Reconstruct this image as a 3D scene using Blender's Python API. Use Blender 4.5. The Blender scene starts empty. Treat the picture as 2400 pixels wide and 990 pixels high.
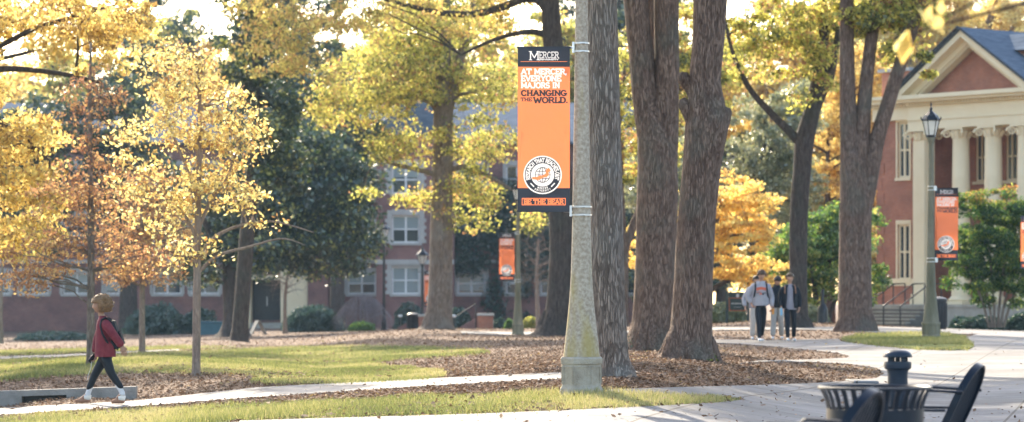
import bpy, bmesh, math, random
import numpy as np
from mathutils import Vector, Matrix, Quaternion
from mathutils.geometry import delaunay_2d_cdt
S = bpy.context.scene
COL = S.collection
PI = math.pi
R = math.radians
rng = np.random.default_rng(7)
random.seed(7)
F = 7000.0      # focal length in photograph pixels (105 mm on 36 mm)
HZ = 690.0      # horizon row
EYE = 1.6

def W(px, py, pxm):
    return Vector(((px-1200)/pxm, F/pxm, EYE+(HZ-py)/pxm))

# ---------------------------------------------------------------- terrain
CP = [(1362,930,212),(1440,887,185),(235,951,155),(460,880,135),(212,858,115),(333,830,92),(0,958,147.4),(317,939,147.4),(100,900,133),
 (1620,845,135),(1530,825,110),(1030,772,60),(1213,787,62),(1300,790,72),(1790,805,92),(1870,770,75),
 (2000,778,80),(2180,796,93),(2100,767,50.5),(1735,757,66),(2400,775,48),(1600,768,62),
 (600,778,42),(900,774,42),(1250,768,42),(200,790,42),(-200,800,42),(1600,757,42),(-200,835,75),
 (0,990,171),(700,960,190),(1200,990,235),(1700,990,230),(2300,990,200),(2400,830,112),(2700,830,112),(2700,775,50),
 (700,860,110),(1100,860,120),(-300,950,150),(1900,900,150),(2200,860,125),(700,810,66)]
cu = []; cz = []
for a,b,p in CP:
    cu.append(((a-1200)/F*4*3, math.log(F/p)*1.6)); cz.append(EYE-(b-HZ)/p)
for a in (-900,0,800,1600,2400,3300):
    for d,z in ((8,0.06),(14,0.08),(19,0.1)):
        cu.append(((a-1200)/F*12, math.log(d)*1.6)); cz.append(z)
    for d,z in ((215,-0.6),(300,-0.6),(420,-0.6)):
        cu.append(((a-1200)/F*12, math.log(d)*1.6)); cz.append(z)
cu = np.array(cu); cz = np.array(cz)
def _phi(r2): return 0.5*r2*np.log(r2+1e-12)
_n = len(cu)
_d2 = ((cu[:,None,:]-cu[None,:,:])**2).sum(-1)
_A = np.zeros((_n+3,_n+3)); _A[:_n,:_n] = _phi(_d2)+np.eye(_n)*0.0008
_A[:_n,_n] = 1; _A[:_n,_n+1:] = cu; _A[_n,:_n] = 1; _A[_n+1:,:_n] = cu.T
_w = np.linalg.solve(_A, np.concatenate([cz,[0,0,0]]))
def terr(x, y):
    x = np.atleast_1d(np.asarray(x,float)); y = np.atleast_1d(np.asarray(y,float))
    yy = np.clip(y, 8, 420)
    u = np.clip(x/yy, -0.30, 0.30)*12; v = np.log(yy)*1.6
    out = np.empty(len(x))
    for i in range(0,len(x),20000):
        s = slice(i,i+20000)
        d2 = (u[s,None]-cu[None,:,0])**2+(v[s,None]-cu[None,:,1])**2
        out[s] = _phi(d2)@_w[:_n]+_w[_n]+_w[_n+1]*u[s]+_w[_n+2]*v[s]
    return out
def tz(x,y): return float(terr(x,y)[0])
_ds = np.exp(np.linspace(math.log(10),math.log(320),700))
def G(px, py):
    """point where the sight line through a photograph pixel meets the terrain"""
    x = (px-1200)/F*_ds
    z = terr(x,_ds)
    row = HZ+(EYE-z)*F/_ds
    k = np.nonzero(row<=py)[0]
    i = k[0] if len(k) else len(_ds)-1
    if i==0: d=_ds[0]
    else:
        t = (row[i-1]-py)/max(row[i-1]-row[i],1e-6); d = _ds[i-1]+(_ds[i]-_ds[i-1])*min(max(t,0),1)
    return Vector(((px-1200)/F*d, d, tz((px-1200)/F*d,d)))
def WG(px, pxm):
    d = F/pxm; x=(px-1200)/pxm
    return Vector((x,d,tz(x,d)))

# ---------------------------------------------------------------- object helpers
def tag(o, label=None, cat=None, group=None, kind=None):
    if label: o['label']=label
    if cat: o['category']=cat
    if group: o['group']=group
    if kind: o['kind']=kind
    return o
def thing(name, label, cat, loc=(0,0,0), rz=0, group=None):
    o = bpy.data.objects.new(name,None); COL.objects.link(o)
    o.empty_display_size=.2
    o.location=loc; o.rotation_euler=(0,0,rz)
    return tag(o,label,cat,group)
def link(name, me, mats, parent=None, smooth=False):
    me.name=name
    if not isinstance(mats,(list,tuple)): mats=[mats]
    for m in mats: me.materials.append(m)
    o = bpy.data.objects.new(name,me); COL.objects.link(o)
    if parent is not None: o.parent=parent
    if smooth: me.polygons.foreach_set('use_smooth',[True]*len(me.polygons))
    return o
def copy_tree(o, parent=None):
    c=o.copy(); COL.objects.link(c); c.parent=parent
    for ch in list(o.children): copy_tree(ch,c)
    return c

class MB:
    def __init__(s): s.v=[]; s.f=[]; s.m=[]; s.mi=0; s.xf=None
    def add(s, vs, fs):
        n=len(s.v)
        if s.xf is not None: vs=[s.xf@Vector(v) for v in vs]
        s.v+= [tuple(v) for v in vs]; s.f+=[tuple(i+n for i in f) for f in fs]; s.m+=[s.mi]*len(fs)
    def box(s,x0,x1,y0,y1,z0,z1):
        s.add([(x0,y0,z0),(x1,y0,z0),(x1,y1,z0),(x0,y1,z0),(x0,y0,z1),(x1,y0,z1),(x1,y1,z1),(x0,y1,z1)],
              [(0,3,2,1),(4,5,6,7),(0,1,5,4),(1,2,6,5),(2,3,7,6),(3,0,4,7)])
    def bbox(s,x0,x1,y0,y1,z0,z1,b=.01):
        # box with chamfered vertical and top edges
        ring=[(x0+b,y0),(x1-b,y0),(x1,y0+b),(x1,y1-b),(x1-b,y1),(x0+b,y1),(x0,y1-b),(x0,y0+b)]
        ring2=[(x0+2*b,y0+b),(x1-2*b,y0+b),(x1-b,y0+2*b),(x1-b,y1-2*b),(x1-2*b,y1-b),(x0+2*b,y1-b),(x0+b,y1-2*b),(x0+b,y0+2*b)]
        vs=[(x,y,z0) for x,y in ring]+[(x,y,z1-b) for x,y in ring]+[(x,y,z1) for x,y in ring2]
        fs=[tuple(range(7,-1,-1)),tuple(range(16,24))]
        for k in range(2):
            for i in range(8):
                j=(i+1)%8; fs.append((k*8+i,k*8+j,k*8+8+j,k*8+8+i))
        s.add(vs,fs)
    def prism(s, pts, y0, y1):
        n=len(pts)
        vs=[(x,y0,z) for x,z in pts]+[(x,y1,z) for x,z in pts]
        fs=[tuple(range(n)),tuple(range(2*n-1,n-1,-1))]+[(i,i+n,(i+1)%n+n,(i+1)%n) for i in range(n)]
        s.add(vs,fs)
    def lathe(s, prof, n=24, c=(0,0,0), cap=True, rot=0, sx=1, sy=1):
        vs=[];fs=[]
        for r,z in prof:
            for k in range(n):
                a=2*PI*k/n+rot; vs.append((c[0]+r*math.cos(a)*sx,c[1]+r*math.sin(a)*sy,c[2]+z))
        for i in range(len(prof)-1):
            for k in range(n):
                j=(k+1)%n; fs.append((i*n+k,i*n+j,(i+1)*n+j,(i+1)*n+k))
        if cap:
            fs.append(tuple(range(n-1,-1,-1))); m=(len(prof)-1)*n; fs.append(tuple(range(m,m+n)))
        s.add(vs,fs)
    def tube(s, pts, rad, n=8, cap=True, amp=0, freq=1, rs=None, ey=1):
        pts=[Vector(p) for p in pts]
        if not hasattr(rad,'__len__'): rad=[rad]*len(pts)
        vs=[];fs=[]
        up=Vector((0,1,0)) if abs((pts[-1]-pts[0]).normalized().y)<.8 else Vector((1,0,0))
        for i,p in enumerate(pts):
            t=(pts[min(i+1,len(pts)-1)]-pts[max(i-1,0)]).normalized()
            a=t.cross(up).normalized(); b=t.cross(a).normalized(); up=-b
            for k in range(n):
                an=2*PI*k/n
                r=rad[i]
                if amp: r*=1+amp*bumpn(k,n,i,p,freq)
                vs.append(p+a*(r*math.cos(an))-b*(r*math.sin(an)*ey))
        for i in range(len(pts)-1):
            for k in range(n):
                j=(k+1)%n; fs.append((i*n+k,i*n+j,(i+1)*n+j,(i+1)*n+k))
        if cap:
            fs.append(tuple(range(n-1,-1,-1))); m=(len(pts)-1)*n; fs.append(tuple(range(m,m+n)))
        s.add(vs,fs)
    def mesh(s):
        me=bpy.data.meshes.new('m'); me.from_pydata(s.v,[],s.f); me.polygons.foreach_set('material_index',s.m); me.update(); return me
    def build(s,name,mats,parent=None,smooth=False,fix=True):
        me=s.mesh()
        if fix:
            bm=bmesh.new(); bm.from_mesh(me); bmesh.ops.recalc_face_normals(bm,faces=bm.faces); bm.to_mesh(me); bm.free()
        o=link(name,me,mats,parent,smooth)
        if smooth:
            try: me.set_sharp_from_angle(angle=R(40))
            except Exception: pass
        return o
from mathutils import noise as mn
def bumpn(k,n,i,p,freq):
    a=2*PI*k/n
    q=Vector((math.cos(a)*2.2*freq,math.sin(a)*2.2*freq,p.z*.55+p.x*.3))
    rid=abs(mn.noise(q*1.9))*2-.6
    return mn.noise(q*.5)*1.0+rid*.35

def npmesh(verts, nface, k, tint=None, uv=None):
    me=bpy.data.meshes.new('m'); nv=len(verts)
    me.vertices.add(nv); me.vertices.foreach_set('co',np.ascontiguousarray(verts,dtype=np.float32).ravel())
    me.loops.add(nface*k); me.loops.foreach_set('vertex_index',np.arange(nface*k,dtype=np.int32))
    me.polygons.add(nface); me.polygons.foreach_set('loop_start',np.arange(0,nface*k,k,dtype=np.int32))
    try: me.polygons.foreach_set('loop_total',np.full(nface,k,dtype=np.int32))
    except Exception: pass
    if tint is not None:
        at=me.attributes.new('tint','FLOAT','FACE'); at.data.foreach_set('value',np.asarray(tint,dtype=np.float32))
    me.update(calc_edges=True); return me

def leaf_mesh(c, size, r, droop=.3, aspect=.55, tint=None):
    n=len(c)
    a=r.normal(size=(n,3)); a[:,2]-=droop*1.2; a/=np.linalg.norm(a,axis=1)[:,None]+1e-9
    h=r.normal(size=(n,3)); b=np.cross(a,h); b/=np.linalg.norm(b,axis=1)[:,None]+1e-9
    s=(size*r.uniform(.6,1.35,n))[:,None]
    V=np.empty((n,4,3)); V[:,0]=c-a*s*.5; V[:,1]=c+b*s*aspect*.5+a*s*.08; V[:,2]=c+a*s*.5; V[:,3]=c-b*s*aspect*.5+a*s*.08
    if tint is None: tint=r.random(n)
    return npmesh(V.reshape(-1,3),n,4,tint)

# ---------------------------------------------------------------- materials
def newmat(name):
    m=bpy.data.materials.new(name); m.use_nodes=True; nt=m.node_tree; nt.nodes.clear()
    out=nt.nodes.new('ShaderNodeOutputMaterial'); return m,nt,out
def N(nt,t,**kw):
    n=nt.nodes.new(t)
    for k,v in kw.items():
        if k.startswith('i_'):
            key=k[2:]; key=int(key) if key.isdigit() else key.replace('_',' ')
            n.inputs[key].default_value=v
        else: setattr(n,k,v)
    return n
def ramp(nt,stops,interp='LINEAR'):
    n=nt.nodes.new('ShaderNodeValToRGB'); cr=n.color_ramp; cr.interpolation=interp
    while len(cr.elements)<len(stops): cr.elements.new(.5)
    for e,(p,c) in zip(cr.elements,stops): e.position=p; e.color=(*c,1) if len(c)==3 else c
    return n
def hexc(h):
    h=h.lstrip('#'); o=[]
    for i in (0,2,4):
        c=int(h[i:i+2],16)/255; o.append(c/12.92 if c<=.04045 else ((c+.055)/1.055)**2.4)
    return tuple(o)
def mat_noise(name, c1, c2, scale=4, rough=.8, bump=0, bscale=30, metal=0, stretch=(1,1,1), c3=None, detail=5, spec=.3, coat=0):
    m,nt,out=newmat(name); L=nt.links
    tc=N(nt,'ShaderNodeTexCoord'); mp=N(nt,'ShaderNodeMapping'); mp.inputs['Scale'].default_value=stretch
    L.new(tc.outputs['Object'],mp.inputs[0])
    nz=N(nt,'ShaderNodeTexNoise'); nz.inputs['Scale'].default_value=scale; nz.inputs['Detail'].default_value=detail; nz.inputs['Roughness'].default_value=.65
    L.new(mp.outputs[0],nz.inputs['Vector'])
    st=[(.3,c1),(.7,c2)] if c3 is None else [(.3,c1),(.52,c2),(.72,c3)]
    rp=ramp(nt,st); L.new(nz.outputs[0],rp.inputs[0])
    b=N(nt,'ShaderNodeBsdfPrincipled'); b.inputs['Roughness'].default_value=rough; b.inputs['Metallic'].default_value=metal
    b.inputs['Specular IOR Level'].default_value=spec; b.inputs['Coat Weight'].default_value=coat
    L.new(rp.outputs[0],b.inputs['Base Color'])
    if bump:
        n2=N(nt,'ShaderNodeTexNoise'); n2.inputs['Scale'].default_value=bscale; n2.inputs['Detail'].default_value=6
        L.new(mp.outputs[0],n2.inputs['Vector'])
        bp=N(nt,'ShaderNodeBump'); bp.inputs['Strength'].default_value=bump; bp.inputs['Distance'].default_value=.03
        L.new(n2.outputs[0],bp.inputs['Height']); L.new(bp.outputs[0],b.inputs['Normal'])
    L.new(b.outputs[0],out.inputs[0]); return m
def mat_flat(name,c,rough=.6,metal=0,spec=.4): 
    c2=tuple(min(1,x*1.12) for x in c); c1=tuple(x*.9 for x in c)
    return mat_noise(name,c1,c2,scale=3,rough=rough,metal=metal,spec=spec)
def mat_leaf(name, stops, trans=.5, gloss=.06, rough=.45, tcol=1.3):
    m,nt,out=newmat(name); L=nt.links
    at=N(nt,'ShaderNodeAttribute',attribute_name='tint')
    rp=ramp(nt,stops); L.new(at.outputs['Fac'],rp.inputs[0])
    d=N(nt,'ShaderNodeBsdfDiffuse'); t=N(nt,'ShaderNodeBsdfTranslucent'); g=N(nt,'ShaderNodeBsdfGlossy'); g.inputs['Roughness'].default_value=rough
    L.new(rp.outputs[0],d.inputs[0])
    hs=N(nt,'ShaderNodeHueSaturation'); hs.inputs['Value'].default_value=tcol; hs.inputs['Saturation'].default_value=.95; L.new(rp.outputs[0],hs.inputs['Color']); L.new(hs.outputs[0],t.inputs[0])
    m1=N(nt,'ShaderNodeMixShader'); m1.inputs[0].default_value=trans; L.new(d.outputs[0],m1.inputs[1]); L.new(t.outputs[0],m1.inputs[2])
    m2=N(nt,'ShaderNodeMixShader'); m2.inputs[0].default_value=gloss; L.new(m1.outputs[0],m2.inputs[1]); L.new(g.outputs[0],m2.inputs[2])
    L.new(m2.outputs[0],out.inputs[0]); return m
def mat_brick(name,c1,c2,mortar,axis='xz',scale=1.0):
    m,nt,out=newmat(name); L=nt.links
    tc=N(nt,'ShaderNodeTexCoord'); sp=N(nt,'ShaderNodeSeparateXYZ'); cb=N(nt,'ShaderNodeCombineXYZ')
    L.new(tc.outputs['Object'],sp.inputs[0])
    ad=N(nt,'ShaderNodeMath',operation='ADD'); L.new(sp.outputs[0],ad.inputs[0]); L.new(sp.outputs[1],ad.inputs[1])
    L.new(ad.outputs[0],cb.inputs[0]); L.new(sp.outputs[2],cb.inputs[1])
    br=N(nt,'ShaderNodeTexBrick'); br.inputs['Scale'].default_value=scale
    br.inputs['Color1'].default_value=(*c1,1); br.inputs['Color2'].default_value=(*c2,1); br.inputs['Mortar'].default_value=(*mortar,1)
    br.inputs['Mortar Size'].default_value=.010; br.inputs['Brick Width'].default_value=.22; br.inputs['Row Height'].default_value=.077
    L.new(cb.outputs[0],br.inputs[0])
    nz=N(nt,'ShaderNodeTexNoise'); nz.inputs['Scale'].default_value=.9; nz.inputs['Detail'].default_value=8; L.new(cb.outputs[0],nz.inputs['Vector'])
    rp=ramp(nt,[(.3,(.72,.72,.75)),(.7,(1.15,1.12,1.1))]); L.new(nz.outputs[0],rp.inputs[0])
    mx=N(nt,'ShaderNodeMix',data_type='RGBA',blend_type='MULTIPLY'); mx.inputs[0].default_value=1
    L.new(br.outputs[0],mx.inputs[6]); L.new(rp.outputs[0],mx.inputs[7])
    b=N(nt,'ShaderNodeBsdfPrincipled'); b.inputs['Roughness'].default_value=.85; L.new(mx.outputs[2],b.inputs['Base Color'])
    bp=N(nt,'ShaderNodeBump'); bp.inputs['Strength'].default_value=.4; bp.inputs['Distance'].default_value=.01; L.new(br.outputs[1],bp.inputs['Height']); bp.invert=True
    L.new(bp.outputs[0],b.inputs['Normal'])
    L.new(b.outputs[0],out.inputs[0]); return m
def mat_bark(name,c1,c2,c3=None,moss=None,disp=.6):
    m,nt,out=newmat(name); L=nt.links
    tc=N(nt,'ShaderNodeTexCoord'); mp=N(nt,'ShaderNodeMapping'); mp.inputs['Scale'].default_value=(9,9,1.9)
    L.new(tc.outputs['Object'],mp.inputs[0])
    nz=N(nt,'ShaderNodeTexNoise'); nz.inputs['Scale'].default_value=1.6; nz.inputs['Detail'].default_value=7; nz.inputs['Roughness'].default_value=.7
    L.new(mp.outputs[0],nz.inputs['Vector'])
    vo=N(nt,'ShaderNodeTexVoronoi',feature='DISTANCE_TO_EDGE'); vo.inputs['Scale'].default_value=2.4; 
    mp2=N(nt,'ShaderNodeMapping'); mp2.inputs['Scale'].default_value=(15,15,1.7); L.new(tc.outputs['Object'],mp2.inputs[0])
    av=N(nt,'ShaderNodeVectorMath',operation='ADD'); L.new(mp2.outputs[0],av.inputs[0]); L.new(nz.outputs[1],av.inputs[1]); L.new(av.outputs[0],vo.inputs['Vector'])
    rp=ramp(nt,[(.32,c1),(.62,c2)]+([(.8,c3)] if c3 else [])); L.new(nz.outputs[0],rp.inputs[0])
    rv=ramp(nt,[(0,(.35,.33,.33)),(.16,(1,1,1))]); L.new(vo.outputs[0],rv.inputs[0])
    mx=N(nt,'ShaderNodeMix',data_type='RGBA',blend_type='MULTIPLY'); mx.inputs[0].default_value=.45
    L.new(rp.outputs[0],mx.inputs[6]); L.new(rv.outputs[0],mx.inputs[7])
    col=mx.outputs[2]
    # broad patches of lichen
    n3=N(nt,'ShaderNodeTexNoise'); n3.inputs['Scale'].default_value=1.3; n3.inputs['Detail'].default_value=6; L.new(tc.outputs['Object'],n3.inputs['Vector'])
    r3=ramp(nt,[(.5,(0,0,0)),(.66,(1,1,1))]); L.new(n3.outputs[0],r3.inputs[0])
    m3=N(nt,'ShaderNodeMix',data_type='RGBA'); L.new(r3.outputs[0],m3.inputs[0]); L.new(col,m3.inputs[6]); m3.inputs[7].default_value=(*(moss or (.17,.17,.15)),1)
    sc=N(nt,'ShaderNodeMath',operation='MULTIPLY'); sc.inputs[1].default_value=.45; L.new(r3.outputs[0],sc.inputs[0]); L.new(sc.outputs[0],m3.inputs[0])
    b=N(nt,'ShaderNodeBsdfPrincipled'); b.inputs['Roughness'].default_value=.9; b.inputs['Specular IOR Level'].default_value=.2; L.new(m3.outputs[2],b.inputs['Base Color'])
    bp=N(nt,'ShaderNodeBump'); bp.inputs['Strength'].default_value=disp; bp.inputs['Distance'].default_value=.09
    ad=N(nt,'ShaderNodeMath',operation='ADD'); L.new(nz.outputs[0],ad.inputs[0]); L.new(rv.outputs[0],ad.inputs[1]); L.new(ad.outputs[0],bp.inputs['Height'])
    L.new(bp.outputs[0],b.inputs['Normal']); L.new(b.outputs[0],out.inputs[0]); return m
M={}
M['bark']=mat_bark('bark_oak',(.21,.16,.128),(.45,.36,.295),(.60,.51,.43),(.42,.41,.37),.9)
M['bark_warm']=mat_bark('bark_warm',(.16,.10,.075),(.37,.26,.20),(.5,.375,.3),(.2,.21,.17),.9)
M['bark_dark']=mat_bark('bark_dark',(.075,.058,.05),(.17,.135,.115),(.25,.21,.18),(.10,.11,.09),.8)
M['bark_pale']=mat_bark('bark_pale',(.2,.15,.12),(.36,.27,.21),(.45,.37,.3),(.3,.28,.24),.3)
M['leaf_yellow']=mat_leaf('leaf_yellow',[(0,(.26,.15,.04)),(.25,(.5,.34,.08)),(.65,(.74,.56,.16)),(1,(.70,.62,.22))],.6)
M['leaf_gold']=mat_leaf('leaf_gold',[(0,(.36,.19,.06)),(.2,(.58,.41,.12)),(.55,(.76,.61,.21)),(1,(.80,.74,.34))],.55)
M['leaf_orange']=mat_leaf('leaf_orange',[(0,(.24,.11,.06)),(.45,(.45,.22,.09)),(.75,(.62,.34,.12)),(1,(.72,.5,.2))],.5)
M['leaf_maple']=mat_leaf('leaf_maple',[(0,(.45,.24,.05)),(.3,(.68,.44,.09)),(.7,(.8,.6,.15)),(1,(.75,.66,.22))],.6)
M['leaf_lime']=mat_leaf('leaf_lime',[(0,(.10,.12,.03)),(.22,(.26,.28,.05)),(.5,(.52,.49,.09)),(.8,(.70,.63,.15)),(.92,(.64,.46,.13)),(1,(.36,.18,.07))],.6)
M['leaf_green']=mat_leaf('leaf_green',[(0,(.04,.09,.015)),(.6,(.12,.24,.03)),(.9,(.28,.38,.05)),(1,(.5,.45,.08))],.55,.08)
M['leaf_magnolia']=mat_leaf('leaf_magnolia',[(0,(.015,.035,.018)),(.6,(.03,.07,.025)),(.93,(.06,.11,.03)),(1,(.4,.4,.08))],.22,.12,.4)
M['leaf_pale']=mat_leaf('leaf_pale',[(0,(.1,.12,.05)),(.5,(.26,.28,.12)),(1,(.48,.45,.24))],.5,.15,.35)
M['leaf_shrub']=mat_leaf('leaf_shrub',[(0,(.02,.05,.03)),(.7,(.035,.09,.045)),(1,(.08,.14,.06))],.3,.12)
M['leaf_rust']=mat_leaf('leaf_rust',[(0,(.22,.2,.05)),(.3,(.42,.36,.08)),(.6,(.5,.28,.09)),(.8,(.6,.5,.12)),(1,(.66,.58,.15))],.6)
M['leaf_bush']=mat_leaf('leaf_bush',[(0,(.02,.06,.01)),(.45,(.045,.12,.015)),(.66,(.15,.24,.03)),(.8,(.36,.38,.06)),(.92,(.5,.3,.06)),(1,(.45,.17,.04))],.5,.04)
M['grass']=mat_leaf('grass_blades',[(0,(.09,.11,.03)),(.4,(.17,.19,.05)),(.7,(.33,.31,.10)),(1,(.42,.34,.17))],.45,.05)
M['litter']=mat_leaf('fallen_leaf',[(0,(.08,.048,.03)),(.35,(.18,.108,.066)),(.7,(.29,.185,.12)),(.92,(.42,.29,.2)),(1,(.5,.35,.12))],.12,.03,.6,1.0)
M['ground']=mat_noise('leaf_litter_ground',(.07,.042,.027),(.16,.1,.065),scale=5,rough=.95,bump=.8,bscale=14,c3=(.27,.18,.12),detail=10)
M['lawn']=mat_noise('lawn',(.05,.075,.018),(.12,.15,.035),scale=2.2,rough=.95,bump=.6,bscale=25,c3=(.24,.23,.075),detail=8)
M['stone']=mat_noise('lamp_concrete',(.28,.235,.18),(.42,.36,.285),scale=5,rough=.9,bump=.5,bscale=60,c3=(.5,.45,.37))
M['kerb']=mat_noise('kerb_concrete',(.2,.19,.17),(.36,.34,.31),scale=3,rough=.9,bump=.5,bscale=50)
M['cream']=mat_noise('cream_paint',(.78,.64,.41),(.85,.72,.49),scale=.8,rough=.6)
M['white']=mat_flat('white_paint',(.7,.7,.68))
M['black']=mat_noise('black_iron',(.012,.013,.016),(.03,.033,.038),scale=6,rough=.4,metal=.3,spec=.5)
M['steel']=mat_noise('steel_clamp',(.5,.5,.5),(.65,.65,.66),scale=6,rough=.35,metal=.9)
M['blackmetal']=mat_noise('powder_coat',(.005,.01,.018),(.009,.018,.032),scale=9,rough=.42,metal=0,spec=.25,coat=0)
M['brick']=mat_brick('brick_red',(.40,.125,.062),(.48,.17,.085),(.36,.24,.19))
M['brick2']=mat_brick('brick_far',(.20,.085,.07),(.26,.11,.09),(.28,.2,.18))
M['limestone']=mat_noise('limestone_trim',(.38,.36,.33),(.5,.48,.44),scale=2,rough=.8)
M['slate']=mat_noise('slate_roof',(.08,.105,.14),(.15,.185,.23),scale=1.6,spec=.05,rough=1.0,bump=.5,bscale=6,stretch=(1,1,6))
M['step']=mat_noise('step_stone',(.3,.27,.22),(.45,.42,.36),scale=1.5,rough=.85)
def mat_glass(name,c,r=.08):
    m,nt,out=newmat(name); b=N(nt,'ShaderNodeBsdfPrincipled'); b.inputs['Base Color'].default_value=(*c,1); b.inputs['Roughness'].default_value=r
    b.inputs['Specular IOR Level'].default_value=.9; b.inputs['Coat Weight'].default_value=.5
    nz=N(nt,'ShaderNodeTexNoise'); nz.inputs['Scale'].default_value=1.5; bp=N(nt,'ShaderNodeBump'); bp.inputs['Strength'].default_value=.15
    nt.links.new(nz.outputs[0],bp.inputs['Height']); nt.links.new(bp.outputs[0],b.inputs['Normal'])
    nt.links.new(b.outputs[0],out.inputs[0]); return m
M['glass']=mat_glass('window_glass',(.035,.05,.06))
M['blind']=mat_glass('window_blind',(.22,.27,.28),.25)
def mat_lampglass():
    m,nt,out=newmat('lamp_glass'); d=N(nt,'ShaderNodeBsdfPrincipled'); d.inputs['Base Color'].default_value=(.8,.8,.78,1); d.inputs['Roughness'].default_value=.25
    t=N(nt,'ShaderNodeBsdfTranslucent'); t.inputs[0].default_value=(.85,.87,.85,1)
    mx=N(nt,'ShaderNodeMixShader'); mx.inputs[0].default_value=.6; nt.links.new(d.outputs[0],mx.inputs[1]); nt.links.new(t.outputs[0],mx.inputs[2]); nt.links.new(mx.outputs[0],out.inputs[0]); return m
M['lampglass']=mat_lampglass()
def mat_concrete():
    m,nt,out=newmat('sidewalk_concrete'); L=nt.links
    tc=N(nt,'ShaderNodeTexCoord'); mp=N(nt,'ShaderNodeMapping'); mp.inputs['Rotation'].default_value=(0,0,R(12)); L.new(tc.outputs['Object'],mp.inputs[0])
    n1=N(nt,'ShaderNodeTexNoise'); n1.inputs['Scale'].default_value=.55; n1.inputs['Detail'].default_value=9; n1.inputs['Roughness'].default_value=.7; L.new(mp.outputs[0],n1.inputs['Vector'])
    rp=ramp(nt,[(.3,(.14,.135,.137)),(.52,(.20,.194,.196)),(.75,(.265,.258,.256))]); L.new(n1.outputs[0],rp.inputs[0])
    br=N(nt,'ShaderNodeTexBrick'); br.offset=0; br.inputs['Scale'].default_value=1; br.inputs['Brick Width'].default_value=1.6; br.inputs['Row Height'].default_value=1.6; br.inputs['Mortar Size'].default_value=.018
    br.inputs['Color1'].default_value=(1,1,1,1); br.inputs['Color2'].default_value=(.93,.93,.93,1); br.inputs['Mortar'].default_value=(.3,.28,.25,1); L.new(mp.outputs[0],br.inputs[0])
    mx=N(nt,'ShaderNodeMix',data_type='RGBA',blend_type='MULTIPLY'); mx.inputs[0].default_value=1; L.new(rp.outputs[0],mx.inputs[6]); L.new(br.outputs[0],mx.inputs[7])
    vc=N(nt,'ShaderNodeTexVoronoi',feature='DISTANCE_TO_EDGE'); vc.inputs['Scale'].default_value=.22
    nw=N(nt,'ShaderNodeTexNoise'); nw.inputs['Scale'].default_value=1.3; nw.inputs['Detail'].default_value=6; L.new(mp.outputs[0],nw.inputs['Vector'])
    va=N(nt,'ShaderNodeVectorMath',operation='ADD'); L.new(mp.outputs[0],va.inputs[0]); L.new(nw.outputs[1],va.inputs[1]); L.new(va.outputs[0],vc.inputs['Vector'])
    rc=ramp(nt,[(0,(.45,.42,.38)),(.004,(1,1,1))]); L.new(vc.outputs[0],rc.inputs[0])
    mc=N(nt,'ShaderNodeMix',data_type='RGBA',blend_type='MULTIPLY'); mc.inputs[0].default_value=1; L.new(mx.outputs[2],mc.inputs[6]); L.new(rc.outputs[0],mc.inputs[7])
    ns=N(nt,'ShaderNodeTexNoise'); ns.inputs['Scale'].default_value=.16; ns.inputs['Detail'].default_value=7; ns.inputs['Roughness'].default_value=.75; L.new(tc.outputs['Object'],ns.inputs['Vector'])
    rs=ramp(nt,[(.42,(.66,.62,.57)),(.56,(1,1,1))]); L.new(ns.outputs[0],rs.inputs[0])
    ms=N(nt,'ShaderNodeMix',data_type='RGBA',blend_type='MULTIPLY'); ms.inputs[0].default_value=.8; L.new(mc.outputs[2],ms.inputs[6]); L.new(rs.outputs[0],ms.inputs[7])
    b=N(nt,'ShaderNodeBsdfPrincipled'); b.inputs['Roughness'].default_value=.8; b.inputs['Specular IOR Level'].default_value=.35; L.new(ms.outputs[2],b.inputs['Base Color'])
    n2=N(nt,'ShaderNodeTexNoise'); n2.inputs['Scale'].default_value=45; n2.inputs['Detail'].default_value=5; L.new(mp.outputs[0],n2.inputs['Vector'])
    bp=N(nt,'ShaderNodeBump'); bp.inputs['Strength'].default_value=.25; bp.inputs['Distance'].default_value=.01; L.new(n2.outputs[0],bp.inputs['Height']); L.new(bp.outputs[0],b.inputs['Normal'])
    L.new(b.outputs[0],out.inputs[0]); return m
M['concrete']=mat_concrete()
# ---------------------------------------------------------------- ground
def build_ground():
    def ticks(segs):
        t=[]
        for a,b,s in segs: t+=list(np.arange(a,b,s))
        return np.array(sorted(set(np.round(t,3)))+[segs[-1][1]])
    xs=ticks([(-700,-200,100),(-200,-60,10),(-60,-35,2.5),(-35,45,.5),(45,70,2.5),(70,200,10),(200,700,100)])
    ys=ticks([(-700,-100,100),(-100,8,9),(8,90,.5),(90,200,1),(200,300,5),(300,420,20),(420,700,70)])
    X,Y=np.meshgrid(xs,ys); Z=terr(X.ravel(),Y.ravel())
    v=np.stack([X.ravel(),Y.ravel(),Z],1); nx=len(xs); ny=len(ys)
    i=np.arange(nx-1)[None,:]+np.arange(ny-1)[:,None]*nx
    f=np.stack([i,i+1,i+1+nx,i+nx],-1).reshape(-1,4)
    me=bpy.data.meshes.new('ground'); me.from_pydata(v.tolist(),[],f.tolist()); me.update()
    tag(link('ground',me,M['ground'],smooth=True),kind='structure')
build_ground()
def inpoly(px,py,poly):
    px=np.asarray(px);py=np.asarray(py); ins=np.zeros(px.shape,bool); n=len(poly)
    for i in range(n):
        x1,y1=poly[i];x2,y2=poly[(i+1)%n]
        c=((y1>py)!=(y2>py))&(px<(x2-x1)*(py-y1)/((y2-y1) or 1e-9)+x1); ins^=c
    return ins
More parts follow.
